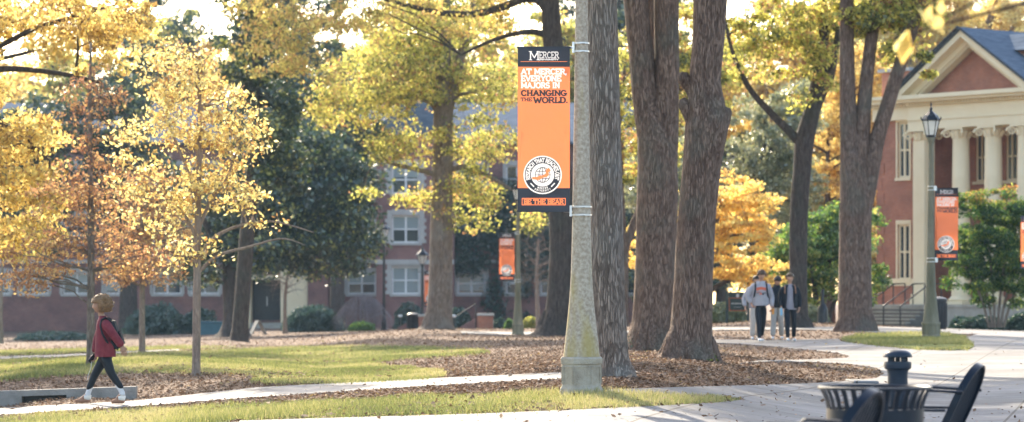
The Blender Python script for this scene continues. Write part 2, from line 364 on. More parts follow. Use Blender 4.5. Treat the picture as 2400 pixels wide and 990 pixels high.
def to_world(poly, wig=0, step=25):
    out=[]; n=len(poly)
    for i in range(n):
        a=poly[i]; b=poly[(i+1)%n]
        if len(a)==3: out.append((a[1],a[2])); continue
        if len(b)==3: g=G(*a); out.append((g.x,g.y)); continue
        k=max(1,int(math.dist(a,b)/step))
        for j in range(k):
            t=j/k; x=a[0]+(b[0]-a[0])*t; y=a[1]+(b[1]-a[1])*t
            if wig: y+=wig*mn.noise(Vector((x*.031,y*.05,3)))+wig*.6*mn.noise(Vector((x*.11,y*.05,9)))
            g=G(x,y); out.append((g.x,g.y))
    return out
def sheet(name, poly, mat, off, sp=.5, wig=0, skirt=0, kind='structure'):
    w=to_world(poly,wig)
    # drop near-duplicate points
    q=[w[0]]
    for p in w[1:]:
        if math.dist(p,q[-1])>.03: q.append(p)
    w=q
    xs=[p[0] for p in w]; ys=[p[1] for p in w]
    pts=[]
    y=min(ys)+sp*.5
    while y<max(ys):
        s=sp if y<90 else sp*2
        gx=np.arange(min(xs)+s*.5,max(xs),s); ok=inpoly(gx,np.full(len(gx),y),w)
        pts+=[(float(a),y) for a in gx[ok]]; y+=s
    vs=[Vector(p) for p in w]+[Vector(p) for p in pts]
    r=delaunay_2d_cdt(vs,[],[list(range(len(w)))],1,1e-5)
    V=np.array([(v.x,v.y) for v in r[0]]); Z=terr(V[:,0],V[:,1])+off
    if off>.05: Z[:]=Z
    me=bpy.data.meshes.new(name); me.from_pydata([(a,b,c) for (a,b),c in zip(V,Z)],[],[tuple(f) for f in r[2]])
    bm=bmesh.new(); bm.from_mesh(me); bmesh.ops.recalc_face_normals(bm,faces=bm.faces)
    if sum(f.normal.z for f in bm.faces)<0: bmesh.ops.reverse_faces(bm,faces=bm.faces)
    be=[e for e in bm.edges if e.is_boundary]
    ret=bmesh.ops.extrude_edge_only(bm,edges=be)
    for v in [g for g in ret['geom'] if isinstance(g,bmesh.types.BMVert)]: v.co.z-=off+.04
    bm.to_mesh(me); bm.free()
    return tag(link(name,me,mat),kind=kind)
# concrete
P_walk=[(-250,985),(0,961),(150,953),(318,944),(600,913),(900,896),(1150,885),(1330,877),(1480,871),(1500,878),(1330,893),(1150,901),(900,916),(600,936),(318,957),(150,968),(0,978),(-250,1004)]
P_front=[(560,992),(800,985),(1100,977),(1300,969),(1500,960),(1680,950),(1748,942),(1700,936),(1560,930),(1420,926),(1425,919),(1600,913),(1800,907),(1900,903),(1990,897),(2055,890),(2072,880),(2055,866),(1990,857),(1900,852),(1800,851),(1735,855),(1780,849),(1900,846),(1985,842),(1992,838),(1960,830),(1900,824),(1800,814),(1700,807),(1640,806),(1560,806),(1560,800),(1640,799),(1700,799),(1800,800),(1900,798),(1965,797),(1970,803),(2050,813),(2150,823),(2230,825),(2272,823),(2284,815),(2262,795),(2290,785),(2400,782),(2560,782),('w',33,90),('w',30,12),('w',-4,9),('w',-4.5,21)]
P_far=[(1500,777),(1700,776),(1900,775),(2060,782),(2250,785),(2560,783),(2560,774),(2300,773),(2060,768),(1850,769),(1700,769),(1500,770)]
P_leftwalk=[(-200,853),(0,845),(120,841),(225,835),(300,830),(420,824),(420,821),(300,826),(225,830),(120,835),(0,838),(-200,845)]
P_farl=[(1080,784),(1200,787),(1340,785),(1480,781),(1480,777),(1340,779),(1200,780),(1080,778)]
tag(sheet('sidewalk',P_walk,M['concrete'],.03))
tag(sheet('plaza_pavement',P_front,M['concrete'],.03))
tag(sheet('path',P_far,M['concrete'],.03,1.0))
tag(sheet('path',P_leftwalk,M['concrete'],.03))
tag(sheet('path',P_farl,M['concrete'],.03,1.0))
# lawns
P_verge=[(-250,1010),(0,990),(150,972),(300,965),(500,955),(700,944),(900,935),(1100,930),(1300,927),(1420,927),(1560,931),(1700,937),(1742,942),(1680,949),(1500,959),(1300,968),(1100,976),(800,984),(550,991),('w',-4.6,22),('w',-6,12),('w',-14,14)]
P_lawn=[(-250,845),(0,848),(225,839),(420,827),(600,818),(800,812),(1000,814),(1140,824),(1150,828),(1080,834),(970,840),(900,848),(870,855),(960,864),(1035,874),(1045,884),(1000,893),(800,902),(640,903),(585,896),(600,885),(560,878),(470,876),(300,874),(150,882),(0,895),(-250,905)]
P_lawn2=[(-250,842),(0,835),(120,832),(225,827),(420,819),(560,814),(420,812),(225,818),(0,824),(-250,830)]
P_patch=[(1972,799),(2010,791),(2080,788),(2160,785),(2220,787),(2262,797),(2282,815),(2268,822),(2150,821),(2050,811),(1985,803)]
sheet('lawn',P_verge,M['lawn'],.015,.5,4); sheet('lawn',P_lawn,M['lawn'],.015,.6,6); sheet('lawn',P_lawn2,M['lawn'],.015,1,2); sheet('lawn',P_patch,M['lawn'],.05,.5,6)

def sample(n,dmin,dmax,px0,px1,r):
    inv=r.uniform(1/dmax,1/dmin,n); d=1/inv; px=r.uniform(px0,px1,n); x=(px-1200)/F*d
    z=terr(x,d); py=HZ+(EYE-z)*F/d
    return x,d,z,px,py
def blades(poly_list,n,dmin,dmax,px0,px1,hmin,hmax,w,seed,edge=None,dens=None):
    r=np.random.default_rng(seed); x,y,z,px,py=sample(n,dmin,dmax,px0,px1,r)
    ok=np.zeros(n,bool)
    jit=r.normal(size=n)*2.0
    for p in poly_list: ok|=inpoly(px,py+jit,p)
    x,y,z=x[ok],y[ok],z[ok]; m=len(x)
    h=r.uniform(hmin,hmax,m)*(0.55+.9*np.clip(np.array([mn.noise(Vector((a*.9,b*.35,0)))+.45 for a,b in zip(x,y)]),0,1))
    an=r.uniform(0,2*PI,m); lean=r.normal(size=(m,2))*.45
    dx=np.cos(an)*w;dy=np.sin(an)*w
    V=np.empty((m,3,3)); V[:,0]=np.stack([x-dx,y-dy,z],1);V[:,1]=np.stack([x+dx,y+dy,z],1);V[:,2]=np.stack([x+lean[:,0]*h,y+lean[:,1]*h,z+h+.015],1)
    t=np.clip(np.array([mn.noise(Vector((a*.5,b*.25,5)))*.6+.5 for a,b in zip(x,y)])+r.normal(size=m)*.22,0,1)
    return V.reshape(-1,3),m,t
def grass_obj(*a,**k):
    V,m,t=blades(*a,**k); tag(link('grass',npmesh(V,m,3,t),M['grass']),k.get('label') or 'short green and straw coloured autumn grass',  'grass',kind='stuff')
V,m,t=blades([[p for p in P_verge if len(p)==2][:19]+[(0,1040),(-250,1040)]],300000,23,46,-120,1760,.035,.09,.006,1)
tag(link('grass',npmesh(V,m,3,t),M['grass']),'sunlit strip of grass along the front pavement','grass',kind='stuff')
V,m,t=blades([P_lawn,P_lawn2],330000,44,125,-80,1170,.03,.07,.011,2)
tag(link('grass',npmesh(V,m,3,t),M['grass']),'wide green lawn behind the young golden tree','grass',kind='stuff')
V,m,t=blades([P_patch],110000,62,95,1950,2300,.03,.11,.011,3)
t=np.clip(t*.9,0,1)
tag(link('grass',npmesh(V,m,3,t),M['grass']),'grass patch round the foot of the right lamp post','grass',kind='stuff')
# fallen leaves
r=np.random.default_rng(11); x,y,z,px,py=sample(430000,24,170,-60,2460,r)
on_c=np.zeros(len(px),bool)
for p in (P_walk,P_far,P_leftwalk,P_farl,[q for q in P_front if len(q)==2]+[(2560,1400),(500,1400)]): on_c|=inpoly(px,py,p)
on_p=inpoly(px,py,P_patch)
on_g=np.zeros(len(px),bool)
for p in ([q for q in P_verge if len(q)==2][:19]+[(0,1240),(-250,1240)],P_lawn,P_lawn2,P_patch): on_g|=inpoly(px,py,p)
near_edge=np.array([mn.noise(Vector((a*.35,b*.12,2))) for a,b in zip(x,y)])
keep=r.random(len(px))<np.where(on_c,.006,np.where(on_p,.22,np.where(on_g,np.where(near_edge>.12,.2,.04),1.0)))
x,y,z,on_c,on_g=x[keep],y[keep],z[keep],on_c[keep],on_g[keep]; m=len(x)
c=np.stack([x,y,z+.012+.03*r.random(m)+np.where(on_c,.03,np.where(on_g,.02,0))],1)
a=r.normal(size=(m,3)); a[:,2]*=.35; a/=np.linalg.norm(a,axis=1)[:,None]
nrm=np.stack([r.normal(size=m)*.35,r.normal(size=m)*.35,np.ones(m)],1); b=np.cross(a,nrm); b/=np.linalg.norm(b,axis=1)[:,None]
s=(np.clip(.035*np.exp(r.normal(size=m)*.42),.018,.11)*(1+y/260))[:,None]
V=np.empty((m,4,3)); V[:,0]=c-a*s*.5;V[:,1]=c+b*s*.32;V[:,2]=c+a*s*.5;V[:,3]=c-b*s*.32
V[:,:,2]=np.maximum(V[:,:,2],(z+.004)[:,None])
tag(link('fallen_leaves',npmesh(V.reshape(-1,3),m,4,np.clip(r.beta(2,2,m)+near_edge[keep]*.3,0,1)),M['litter']),'brown fallen oak leaves covering the ground under the trees','fallen leaves',kind='stuff')

# kerb beside the storm drain
def kerb():
    t=thing('kerb','raised concrete kerb with a dark storm drain slot behind the walking woman','kerb')
    m=MB(); a=W(-150,968,147.4); b=W(317,939,147.4); a.z=tz(a.x,a.y); b.z=tz(b.x,b.y)
    seg=14
    def K(t0,t1,z0,z1,y0,y1,mb):
        p=a.lerp(b,t0);q=a.lerp(b,t1)
        d=(b-a);d.z=0;d.normalize(); n=Vector((-d.y,d.x,0))
        vs=[]
        for zz in (z0,z1):
            for P in (p+n*y0,q+n*y0,q+n*y1,p+n*y1): vs.append((P.x,P.y,(p.z if P in () else 0)+zz+(p.z+(q.z-p.z)*(1 if (P-q).length<(P-p).length else 0))))
        mb.add(vs,[(0,3,2,1),(4,5,6,7),(0,1,5,4),(1,2,6,5),(2,3,7,6),(3,0,4,7)])
    u0,u1=.43,.655
    K(0,u0,-.1,.22,0,.28,m); K(u1,1,-.1,.22,0,.28,m); K(u0,u1,.125,.22,0,.28,m); K(u0,u1,-.1,.125,.24,.28,m)
    k=MB(); K(u0,u1,-.1,.124,.20,.24,k)  # black slab painting the shade inside the drain slot
    m.build('kerb_stone',M['kerb'],t); k.build('drain_shade_panel',M['black'],t)
kerb()
# pale concrete lid at the edge of the bed
def lid():
    p=G(2018,900); m=MB(); m.bbox(-.2,.2,-.7,.5,-.05,.065,.012)
    o=m.build('utility_box',M['concrete']); o.location=p; tag(o,'small pale concrete utility box at the tip of the leaf bed','utility box')
lid()

# ---------------------------------------------------------------- trees
def interp_stem(pts, k=6):
    """Catmull-Rom through (Vector, radius)"""
    P=[p for p,_ in pts]; Rr=[r for _,r in pts]; out=[]
    for i in range(len(P)-1):
        p0=P[max(i-1,0)];p1=P[i];p2=P[i+1];p3=P[min(i+2,len(P)-1)]
        for j in range(k):
            t=j/k; t2=t*t;t3=t2*t
            q=.5*((2*p1)+(p2-p0)*t+(2*p0-5*p1+4*p2-p3)*t2+(3*p1-p0-3*p2+p3)*t3)
            out.append((q,Rr[i]+(Rr[i+1]-Rr[i])*t))
    out.append((P[-1],Rr[-1])); return out
def stem_px(pts, pxm, dy=0):
    """[(px,py,width px)] at one distance -> stem"""
    out=[]
    for p in pts:
        w=W(p[0],p[1],pxm); w.y+=dy+(p[3] if len(p)>3 else 0)
        out.append((w,p[2]*.5/pxm))
    return out
def ellipsoid_pts(r, ells, n, shell=.35):
    wts=np.array([e[2] if len(e)>2 else e[1][0]*e[1][1]*e[1][2] for e in ells],float); wts/=wts.sum()
    k=r.choice(len(ells),n,p=wts)
    d=r.normal(size=(n,3)); d/=np.linalg.norm(d,axis=1)[:,None]; rad=r.random(n)**shell
    C=np.array([list(e[0]) for e in ells]); Q=np.array([e[1] for e in ells])
    return C[k]+d*rad[:,None]*Q[k]
def make_tree(name,label,base,stems,ells,bark,leafmat,nl,leaf,seed,clumps=120,limbs=14,clump_r=.5,group=None,seg=10,amp=.08,freq=1,cat='tree',
              crown_name='crown',flat=.55,limb_r=.35,twig=.012,droop=.35,attach=(.35,1),topgreen=None,cl_pts=None,upcurve=.12,rows=6,bare=0):
    r=np.random.default_rng(seed)
    t=thing(name,label,cat,base,0,group); B=Vector(base)
    tr=MB()
    allst=[]
    for st in stems:
        s=interp_stem(st,rows); allst.append(s)
        tr.tube([p-B for p,_ in s],[x for _,x in s],seg,amp=amp,freq=freq)
    cl=ellipsoid_pts(r,ells,clumps) if cl_pts is None else cl_pts
    clv=[Vector(c) for c in cl]
    if seg>=28:
        r0=max(q for _,q in allst[0][rows:rows*2+1]); bz=Vector(base)
        nr=9
        for k in range(nr):
            a=2*PI*k/nr+r.uniform(-.3,.3); L=r0*r.uniform(.76,.94); hgt=r0*r.uniform(.5,1.0); rr=r0*r.uniform(.26,.38); c=allst[0][rows][0]
            pts=[]
            for (f,zz) in ((.62,hgt*1.3),(.78,hgt*.7),(1.0,hgt*.28),(1.25,.03),(1.6,-.12)):
                x=c.x+math.cos(a)*L*f*.78; y=c.y+math.sin(a)*L*f*.78; pts.append(Vector((x,y,tz(x,y)+zz))-bz)
            tr.tube(pts,[rr*.5,rr*.9,rr*.85,rr*.6,rr*.2],9,amp=.08,freq=2)
    # limbs: pick far clumps as limb ends, others join the nearest limb
    nodes=[]
    for s in allst:
        n=len(s); 
        for i in range(int(n*attach[0]) if s is allst[0] else 1,n): nodes.append((s[i][0],s[i][1]))
    order=list(range(len(clv))); r.shuffle(order)
    limb=order[:limbs]; rest=order[limbs:]
    lnodes=[]
    def curve(a,b,sag,jit,n):
        L=(b-a).length; out=[]
        off=Vector(r.normal(size=3))*L*jit
        for i in range(n+1):
            u=i/n; p=a.lerp(b,u)+off*math.sin(PI*u)+Vector((0,0,sag*L*math.sin(PI*u)))
            if 0<i<n: p+=Vector(r.normal(size=3))*L*.015
            out.append(p)
        return out
    for i in limb:
        c=clv[i]
        best=min(nodes,key=lambda q:(q[0]-c).length+ (3.0*max(0,q[0].z-c.z+ .15*(q[0]-c).length)) )
        n=7; pts=curve(best[0],c,upcurve,.06,n)
        r0=min(best[1]*.7,max(.02,(c-best[0]).length*.028))*(limb_r/.35); rr=[r0*(1-.8*k/n)+.004 for k in range(n+1)]
        tr.tube([p-B for p in pts],rr,6,amp=0)
        for k in range(2,n+1): lnodes.append((pts[k],rr[k]))
    tips=[]
    allnodes=lnodes or nodes
    for i in rest:
        c=clv[i]
        best=min(allnodes,key=lambda q:(q[0]-c).length)
        pts=curve(best[0],c,upcurve*.7,.07,4); r0=min(best[1]*.75,max(twig,(c-best[0]).length*.016)); rr=[r0*(1-.75*k/4)+.002 for k in range(5)]
        tr.tube([p-B for p in pts],rr,4,amp=0)
        for k in (2,3,4): allnodes.append((pts[k],rr[k]))
        if bare:
            for _ in range(bare):
                a=pts[int(r.integers(1,5))]; dirv=(pts[-1]-pts[0]).normalized()+Vector(r.normal(size=3))*.6; e=a+dirv.normalized()*clump_r*r.uniform(.8,2.0)
                md=(a+e)/2+Vector(r.normal(size=3))*clump_r*.12
                tr.tube([a-B,md-B,e-B],[twig*.45,twig*.3,twig*.12],3)
    tr.build('trunk',bark,t,smooth=True,fix=False)
    if nl>0:
        C=np.array(cl)-np.array(B)
        k=r.integers(0,len(C),nl); 
        cs=r.uniform(.55,1.3,len(C))*clump_r
        off=r.normal(size=(nl,3)); off/=np.linalg.norm(off,axis=1)[:,None]; off*=(r.random(nl)**.5)[:,None]
        off[:,2]*=flat
        pos=C[k]+off*cs[k][:,None]
        ct=r.normal(size=len(C))*.18
        tint=np.clip(.5+ct[k]+r.normal(size=nl)*.33,0,1)
        if topgreen is not None:
            hh=(pos[:,2]-pos[:,2].min())/(np.ptp(pos[:,2])+1e-6); tint=np.clip(tint*.75+topgreen(hh),0,1)
        link(crown_name,leaf_mesh(pos,leaf,r,droop=droop,tint=tint),leafmat,t)
    return t
def E(px,py,rx,ry,pxm,dr=None,dy=0):
    c=W(px,py,pxm); c.y+=dy; return (c,(rx/pxm,(dr if dr else (rx+ry)*.5/pxm),ry/pxm))
def XW(k,*es): return [(c,q,q[0]*q[1]*q[2]*k) for c,q in es]
def st(pts,pxm): return stem_px(pts,pxm)
# big oak just behind the front lamp post
make_tree('oak_tree','thick grey oak trunk standing right behind the front lamp post','tree' and WG(1440,185),
 [st([(1442,905,128),(1441,884,104),(1434,855,88),(1430,800,82),(1424,650,79),(1421,450,76),(1415,200,74),(1411,0,70),(1405,-250,62),(1400,-500,50),(1400,-800,34)],185),
  st([(1405,-150,30),(1385,-30,20),(1350,-140,30),(1300,-300,24)],185)],
 [E(1400,-780,700,300,185,3.5),E(1150,-480,300,160,185,2),E(1750,-600,350,250,185,2.5)],
 M['bark'],M['leaf_lime'],26000,.16,21,clumps=200,limbs=20,clump_r=.75,seg=56,amp=.045,freq=2.2,rows=16,attach=(.6,1))
# double-stemmed oak
make_tree('oak_tree','double-stemmed oak, its two trunks fused low down, just right of the lamp post',WG(1530,110),
 [st([(1526,845,190),(1528,822,138),(1530,790,118),(1534,740,104),(1538,600,95),(1540,450,96),(1538,340,92),(1514,240,62),(1502,120,58),(1490,0,56),(1475,-200,50),(1450,-500,34)],110),
  st([(1545,420,84),(1556,300,70),(1562,220,60),(1563,120,58),(1562,0,58),(1568,-200,50),(1590,-500,34)],110),
  [(p+Vector((0,1.0,0)),r) for p,r in st([(1540,300,40),(1538,180,34),(1530,60,30),(1528,-100,28)],110)]],
 [E(1480,-480,330,220,110,4),E(930,-640,440,280,108,5),E(1650,-350,200,200,110,3),E(1650,-900,450,330,110,5)],  # outer crowns out of view, spread left to shade the plaza
 M['bark_warm'],M['leaf_lime'],60000,.2,22,clumps=360,limbs=24,clump_r=.85,seg=44,amp=.07,freq=1.6,rows=12,attach=(.8,1))
t3=make_tree('oak_tree','leaning oak with knobbly broken limb scars and a mossy foot',WG(1616,135),
 [st([(1610,868,215),(1613,846,150),(1616,822,118),(1620,770,97),(1626,650,89),(1634,500,87),(1646,380,90),(1655,300,102),(1655,255,92),(1652,190,76),(1660,100,76),(1665,0,80),(1672,-200,76),(1690,-500,50)],135),
  st([(1640,330,56),(1622,280,36),(1603,244,30),(1597,232,14)],135),
  st([(1644,255,44),(1620,210,30),(1604,186,34),(1603,170,20)],135),
  st([(1668,330,60),(1688,290,44),(1700,262,32),(1702,252,14)],135)],
 [E(900,-740,380,220,130,4),E(1700,-560,380,240,135,3.5),E(1820,-420,200,160,135,3)],  # unseen left crown on a long limb, shaped to shade the paving
 M['bark_warm'],M['leaf_lime'],48000,.18,23,clumps=320,limbs=24,clump_r=.75,seg=48,amp=.07,freq=1.8,rows=12,attach=(.85,1))
# oak behind banner, with long limb
make_tree('oak_tree','dark oak half hidden behind the front lamp post, one long limb reaching left',WG(1305,72),
 [st([(1300,800,150),(1303,785,104),(1311,740,72),(1318,600,62),(1312,400,58),(1303,200,52),(1292,50,44),(1288,-60,40),(1280,-300,30)],72),
  st([(1292,40,26),(1264,2,22),(1225,-2,20),(1180,16,18),(1110,33,16),(1030,30,14),(960,14,11),(880,-8,8),(800,-30,6)],72),
  st([(1296,90,20),(1250,75,14),(1190,84,11),(1130,105,8),(1080,130,5)],72)],
 [E(1120,30,150,80,72,2.5),E(700,30,190,90,72,2.5),E(640,110,130,80,72,2),E(760,160,90,50,72,1.5),E(900,20,120,60,72,2),E(1230,-300,430,200,72,5),E(1200,150,60,60,72,1.5),E(1290,60,40,50,72,1)],  # high crown out of view, enlarged to cast shade on the paving
 M['bark_dark'],M['leaf_rust'],40000,.14,24,clumps=520,limbs=26,clump_r=.62,seg=28,amp=.06,freq=1.2,attach=(.7,1))
# yellow-green tree left of banner
make_tree('oak_tree','straight grey trunk with lime yellow crown, between the far lamps and big banner',WG(1030,60),
 [st([(1022,784,120),(1024,770,80),(1029,735,62),(1032,650,55),(1035,500,52),(1037,400,49),(1038,300,45),(1040,230,46),(1040,160,34),(1044,80,26),(1046,0,20),(1046,-150,14)],60),
  st([(1045,260,34),(1066,190,26),(1085,110,22),(1100,40,16),(1125,-50,12)],60),
  st([(1048,400,16),(1085,392,13),(1125,402,11),(1165,425,9),(1200,445,6)],60),
  st([(1028,410,14),(985,400,11),(935,388,9),(885,374,6)],60),
  st([(1030,265,18),(1010,240,15),(975,228,11),(925,228,8)],60),
  st([(1036,130,14),(1000,150,10),(960,178,9),(905,210,6)],60)],
 [E(930,180,170,90,60,3.2),E(800,250,110,55,60,2.5),E(1110,330,105,60,60,2.5),E(1095,470,75,85,60,1.8),E(940,340,80,60,60,2),E(1130,200,90,70,60,2.5),E(870,448,28,24,60,.6),E(1250,520,34,36,60,1),E(960,470,40,50,60,1),E(1000,60,160,70,60,3)],
 M['bark'],M['leaf_lime'],33000,.15,25,clumps=620,limbs=44,clump_r=.62,seg=30,amp=.05,freq=1.4,rows=8,attach=(.4,1))
# tree left edge
make_tree('oak_tree','large yellow tree reaching in from the left edge on long dark limbs',WG(-250,108),
 [st([(-260,880,170),(-255,840,110),(-250,600,96),(-245,300,84),(-240,0,66),(-235,-300,40)],108),
  st([(-240,250,40),(-100,185,26),(0,163,15),(90,166,12),(180,180,10),(240,196,6)],108),
  st([(-240,200,30),(-80,130,20),(0,107,14),(80,68,11),(170,40,9),(280,10,5)],108),
  st([(-240,350,30),(-80,290,20),(20,300,12),(90,350,9),(140,420,6)],108)],
 [E(50,480,115,130,108,1.6),E(40,320,120,60,108,1.6),E(70,560,90,50,108,1),E(220,40,170,50,108,1.8),E(10,40,80,50,108,1.4),E(240,130,70,60,108,1.2),E(-150,100,150,300,108,2),E(110,440,60,80,108,1)],
 M['bark_dark'],M['leaf_yellow'],30000,.115,26,clumps=480,limbs=30,clump_r=.38,seg=18,droop=.6,attach=(.4,1))
# russet young oak
make_tree('oak_tree','slim grey-trunked tree with russet leaves behind the walking woman',WG(212,115),
 [st([(210,872,40),(211,855,24),(212,820,19),(213,600,17),(212,400,13),(211,250,9),(213,100,5)],115)],
 [E(200,470,130,110,115,1.1),E(215,260,80,100,115,.8),E(110,600,100,60,115,1),E(300,600,85,60,115,1),E(60,660,60,30,115,.8)],
 M['bark'],M['leaf_orange'],6000,.085,27,clumps=260,limbs=44,clump_r=.3,seg=14,rows=6,attach=(.15,1),upcurve=.03,twig=.007,bare=3,limb_r=.15)
make_tree('oak_tree','small pale-trunked tree with copper leaves between the woman and the golden tree',WG(333,92),
 [st([(333,836,26),(333,815,16),(333,700,13),(335,500,10),(338,380,6)],92)],
 [E(340,560,125,90,92,1.1),E(330,640,120,40,92,1),E(350,450,70,60,92,.8)],
 M['bark_pale'],M['leaf_orange'],5200,.095,28,clumps=210,limbs=34,clump_r=.34,seg=14,attach=(.25,1),upcurve=.03,twig=.009,bare=3,limb_r=.26)
# golden young tree
make_tree('young_tree','young golden tree with a slim tan trunk rising from the leaf bed',WG(460,135),
 [st([(460,892,38),(460,878,24),(460,850,20),(461,700,19),(463,550,17),(466,400,13),(468,250,9),(466,110,5)],135),
  st([(464,610,10),(500,560,9),(560,530,7),(640,520,5),(735,545,2.5)],135),
  st([(464,640,9),(510,600,8),(580,580,6),(660,560,4),(715,575,2)],135),
  st([(464,540,9),(490,480,8),(530,420,6),(560,340,4)],135),
  st([(462,560,9),(430,500,7),(380,440,5),(320,400,3)],135),
  st([(465,480,8),(440,400,7),(400,300,5),(380,200,3)],135)],
 [E(470,270,140,90,135,.95),E(420,170,100,80,135,.8),E(330,330,70,80,135,.7),E(560,320,75,70,135,.7),E(500,440,125,70,135,.9),E(610,500,50,40,135,.5),E(470,110,60,40,135,.4),E(380,470,110,80,135,.8),E(290,420,50,50,135,.5),E(440,590,80,40,135,.6)],
 M['bark_pale'],M['leaf_gold'],7200,.088,29,clumps=480,limbs=60,clump_r=.3,seg=18,rows=8,attach=(.35,1),upcurve=-.02,twig=.007,bare=2,limb_r=.3,cat='tree')
# slim tree at left edge
make_tree('bare_tree','thin pale bare trunk at the far left edge of the lawn',WG(2,75),
 [st([(2,806,14),(2,760,9),(3,680,8),(6,600,6),(4,480,4)],75)],[E(20,560,80,110,75,1)],M['bark_pale'],M['leaf_orange'],300,.09,30,clumps=50,limbs=16,clump_r=.4,bare=3,attach=(.4,1),twig=.01,limb_r=.2)
# magnolia
make_tree('magnolia_tree','broad dark evergreen magnolia with a thick trunk in front of the brick hall',WG(548,48),
 [st([(548,796,110),(549,778,72),(549,740,54),(546,600,48),(548,450,40),(580,340,26),(600,250,12)],48),
  st([(548,640,30),(600,560,22),(680,500,16),(760,460,10)],48),st([(547,620,26),(500,560,18),(470,500,10)],48)],
 [E(720,420,125,125,48,3),E(800,540,90,105,48,2.6),E(650,560,120,100,48,3),E(560,470,80,120,48,2.5),E(600,330,80,80,48,2.5),E(830,440,55,80,48,1.8),E(470,600,70,80,48,2)],
 M['bark_dark'],M['leaf_magnolia'],60000,.22,31,clumps=480,limbs=30,clump_r=.95,seg=24,freq=1,attach=(.35,1))
make_tree('evergreen_tree','tall dark evergreen rising above the magnolia behind the golden tree',WG(575,62),
 [st([(560,800,60),(562,775,40),(575,600,36),(600,300,30),(605,40,22),(605,-300,8)],62)],
 [E(600,120,85,110,62,1.8),E(620,280,100,100,62,1.8),E(590,-20,70,60,62,1.6),E(590,-300,230,220,62,4),E(660,400,80,60,62,1.5)],M['bark_dark'],M['leaf_magnolia'],70000,.2,32,clumps=440,limbs=26,clump_r=.65,attach=(.35,1))  # unseen top crown widened so its shade reaches the lawn
make_tree('oak_tree','tall yellow oak added beyond the left edge to shade the lawn, its crown filling the upper left corner',WG(-330,68),  # added tree: crown fills the corner, its unseen part shades the lawn
 [st([(-330,860,90),(-330,820,60),(-325,400,52),(-320,0,40),(-315,-400,20)],68),st([(-322,300,30),(-180,200,20),(-40,150,13),(80,120,8)],68),st([(-322,150,30),(-150,20,20),(60,-20,14),(220,20,8)],68)],
 [E(-60,-60,330,130,68,4.5),E(-100,-330,380,260,68,5),E(130,70,130,70,68,2.5),E(260,110,90,90,68,2),E(-150,250,150,150,68,3),E(40,260,70,50,68,1.5)],M['bark_dark'],M['leaf_yellow'],60000,.18,58,clumps=520,limbs=34,clump_r=.8,seg=14,attach=(.35,1))
make_tree('evergreen_tree','dark evergreen behind the russet tree near the left building wing',WG(300,40),
 [st([(300,790,50),(300,600,36),(295,300,22),(290,160,8)],40)],
 [E(290,300,80,130,40,2.5),E(330,480,130,110,40,3),E(180,420,80,80,40,3),E(60,480,110,130,40,3),E(100,300,150,70,40,3),E(-20,370,110,90,40,3)],M['bark_dark'],M['leaf_magnolia'],60000,.27,33,clumps=260,limbs=26,clump_r=1.0,attach=(.35,1))
make_tree('evergreen_tree','hazy dark evergreen rising between the magnolia and the lime yellow crown',WG(790,41),
 [st([(790,790,40),(790,600,30),(785,400,22),(780,240,8)],41)],
 [E(770,270,120,80,41,2.5),E(730,370,120,80,41,2.5),E(850,330,50,60,41,1.8),E(700,210,70,50,41,2)],M['bark_dark'],M['leaf_magnolia'],34000,.24,70,clumps=240,limbs=24,clump_r=.95,attach=(.35,1))
# bare sapling by entrance
make_tree('bare_tree','small leafless sapling beside the entrance of the far hall',WG(668,46),
 [st([(668,786,14),(668,760,10),(668,700,8),(674,640,5)],46)],[E(680,655,55,40,46,1)],M['bark_pale'],M['leaf_orange'],0,.1,34,clumps=60,limbs=18,clump_r=.5,bare=3,attach=(.4,1),twig=.018,limb_r=.3)
make_tree('bare_tree','leafless branching tree with pale twigs left of the dark oak behind the lamp post',WG(1262,50),
 [st([(1262,775,14),(1260,720,10),(1258,640,8),(1262,560,5)],50)],[E(1262,610,50,80,50,1.3)],M['bark_pale'],M['leaf_orange'],0,.1,35,clumps=70,limbs=22,clump_r=.6,bare=3,attach=(.3,1),twig=.018,limb_r=.3)
# slender sunlit stem
make_tree('oak_tree','slender orange-lit trunk seen between the near oak and the double-stemmed oak',WG(1464,64),
 [st([(1464,766,26),(1464,745,18),(1465,650,16),(1466,590,17),(1482,535,20),(1505,480,19),(1530,400,17),(1560,250,12)],64),st([(1465,600,11),(1462,520,10),(1458,430,9),(1452,200,6)],64)],
 [E(1500,300,110,150,64,2),E(1600,150,140,140,64,3)],M['bark_warm'],M['leaf_lime'],22000,.15,36,clumps=180,limbs=18,clump_r=.6,attach=(.6,1))
# orange maple
make_tree('maple_tree','glowing orange maple with low spreading boughs behind the dark sign',WG(1640,60),
 [st([(1640,772,40),(1640,740,22),(1650,660,18),(1670,560,12),(1690,480,8)],60),st([(1642,700,14),(1700,660,11),(1760,640,7)],60),st([(1640,720,13),(1590,660,10),(1530,620,7)],60)],
 [E(1715,560,95,110,60,2),E(1770,635,75,45,60,1.5),E(1590,590,110,80,60,2),E(1490,590,45,60,60,1),E(1680,640,60,40,60,1.3),E(1700,470,90,70,60,1.7),E(1750,500,80,70,60,1.5),E(1660,540,60,80,60,1.4)],
 M['bark_dark'],M['leaf_maple'],19000,.15,37,clumps=300,limbs=24,clump_r=.46,flat=.35,attach=(.3,1))
make_tree('magnolia_tree','pale silvery green leafy tree behind the orange maple',WG(1780,50),
 [st([(1780,775,34),(1782,600,26),(1790,400,16),(1795,260,8)],50)],
 [E(1800,310,95,110,50,2.4),E(1760,470,90,90,50,2.2),E(1850,430,80,110,50,2.2),E(1560,400,120,120,50,2.5),E(1880,260,60,80,50,2)],
 M['bark_dark'],M['leaf_pale'],34000,.18,38,clumps=200,limbs=24,clump_r=.7,attach=(.35,1))
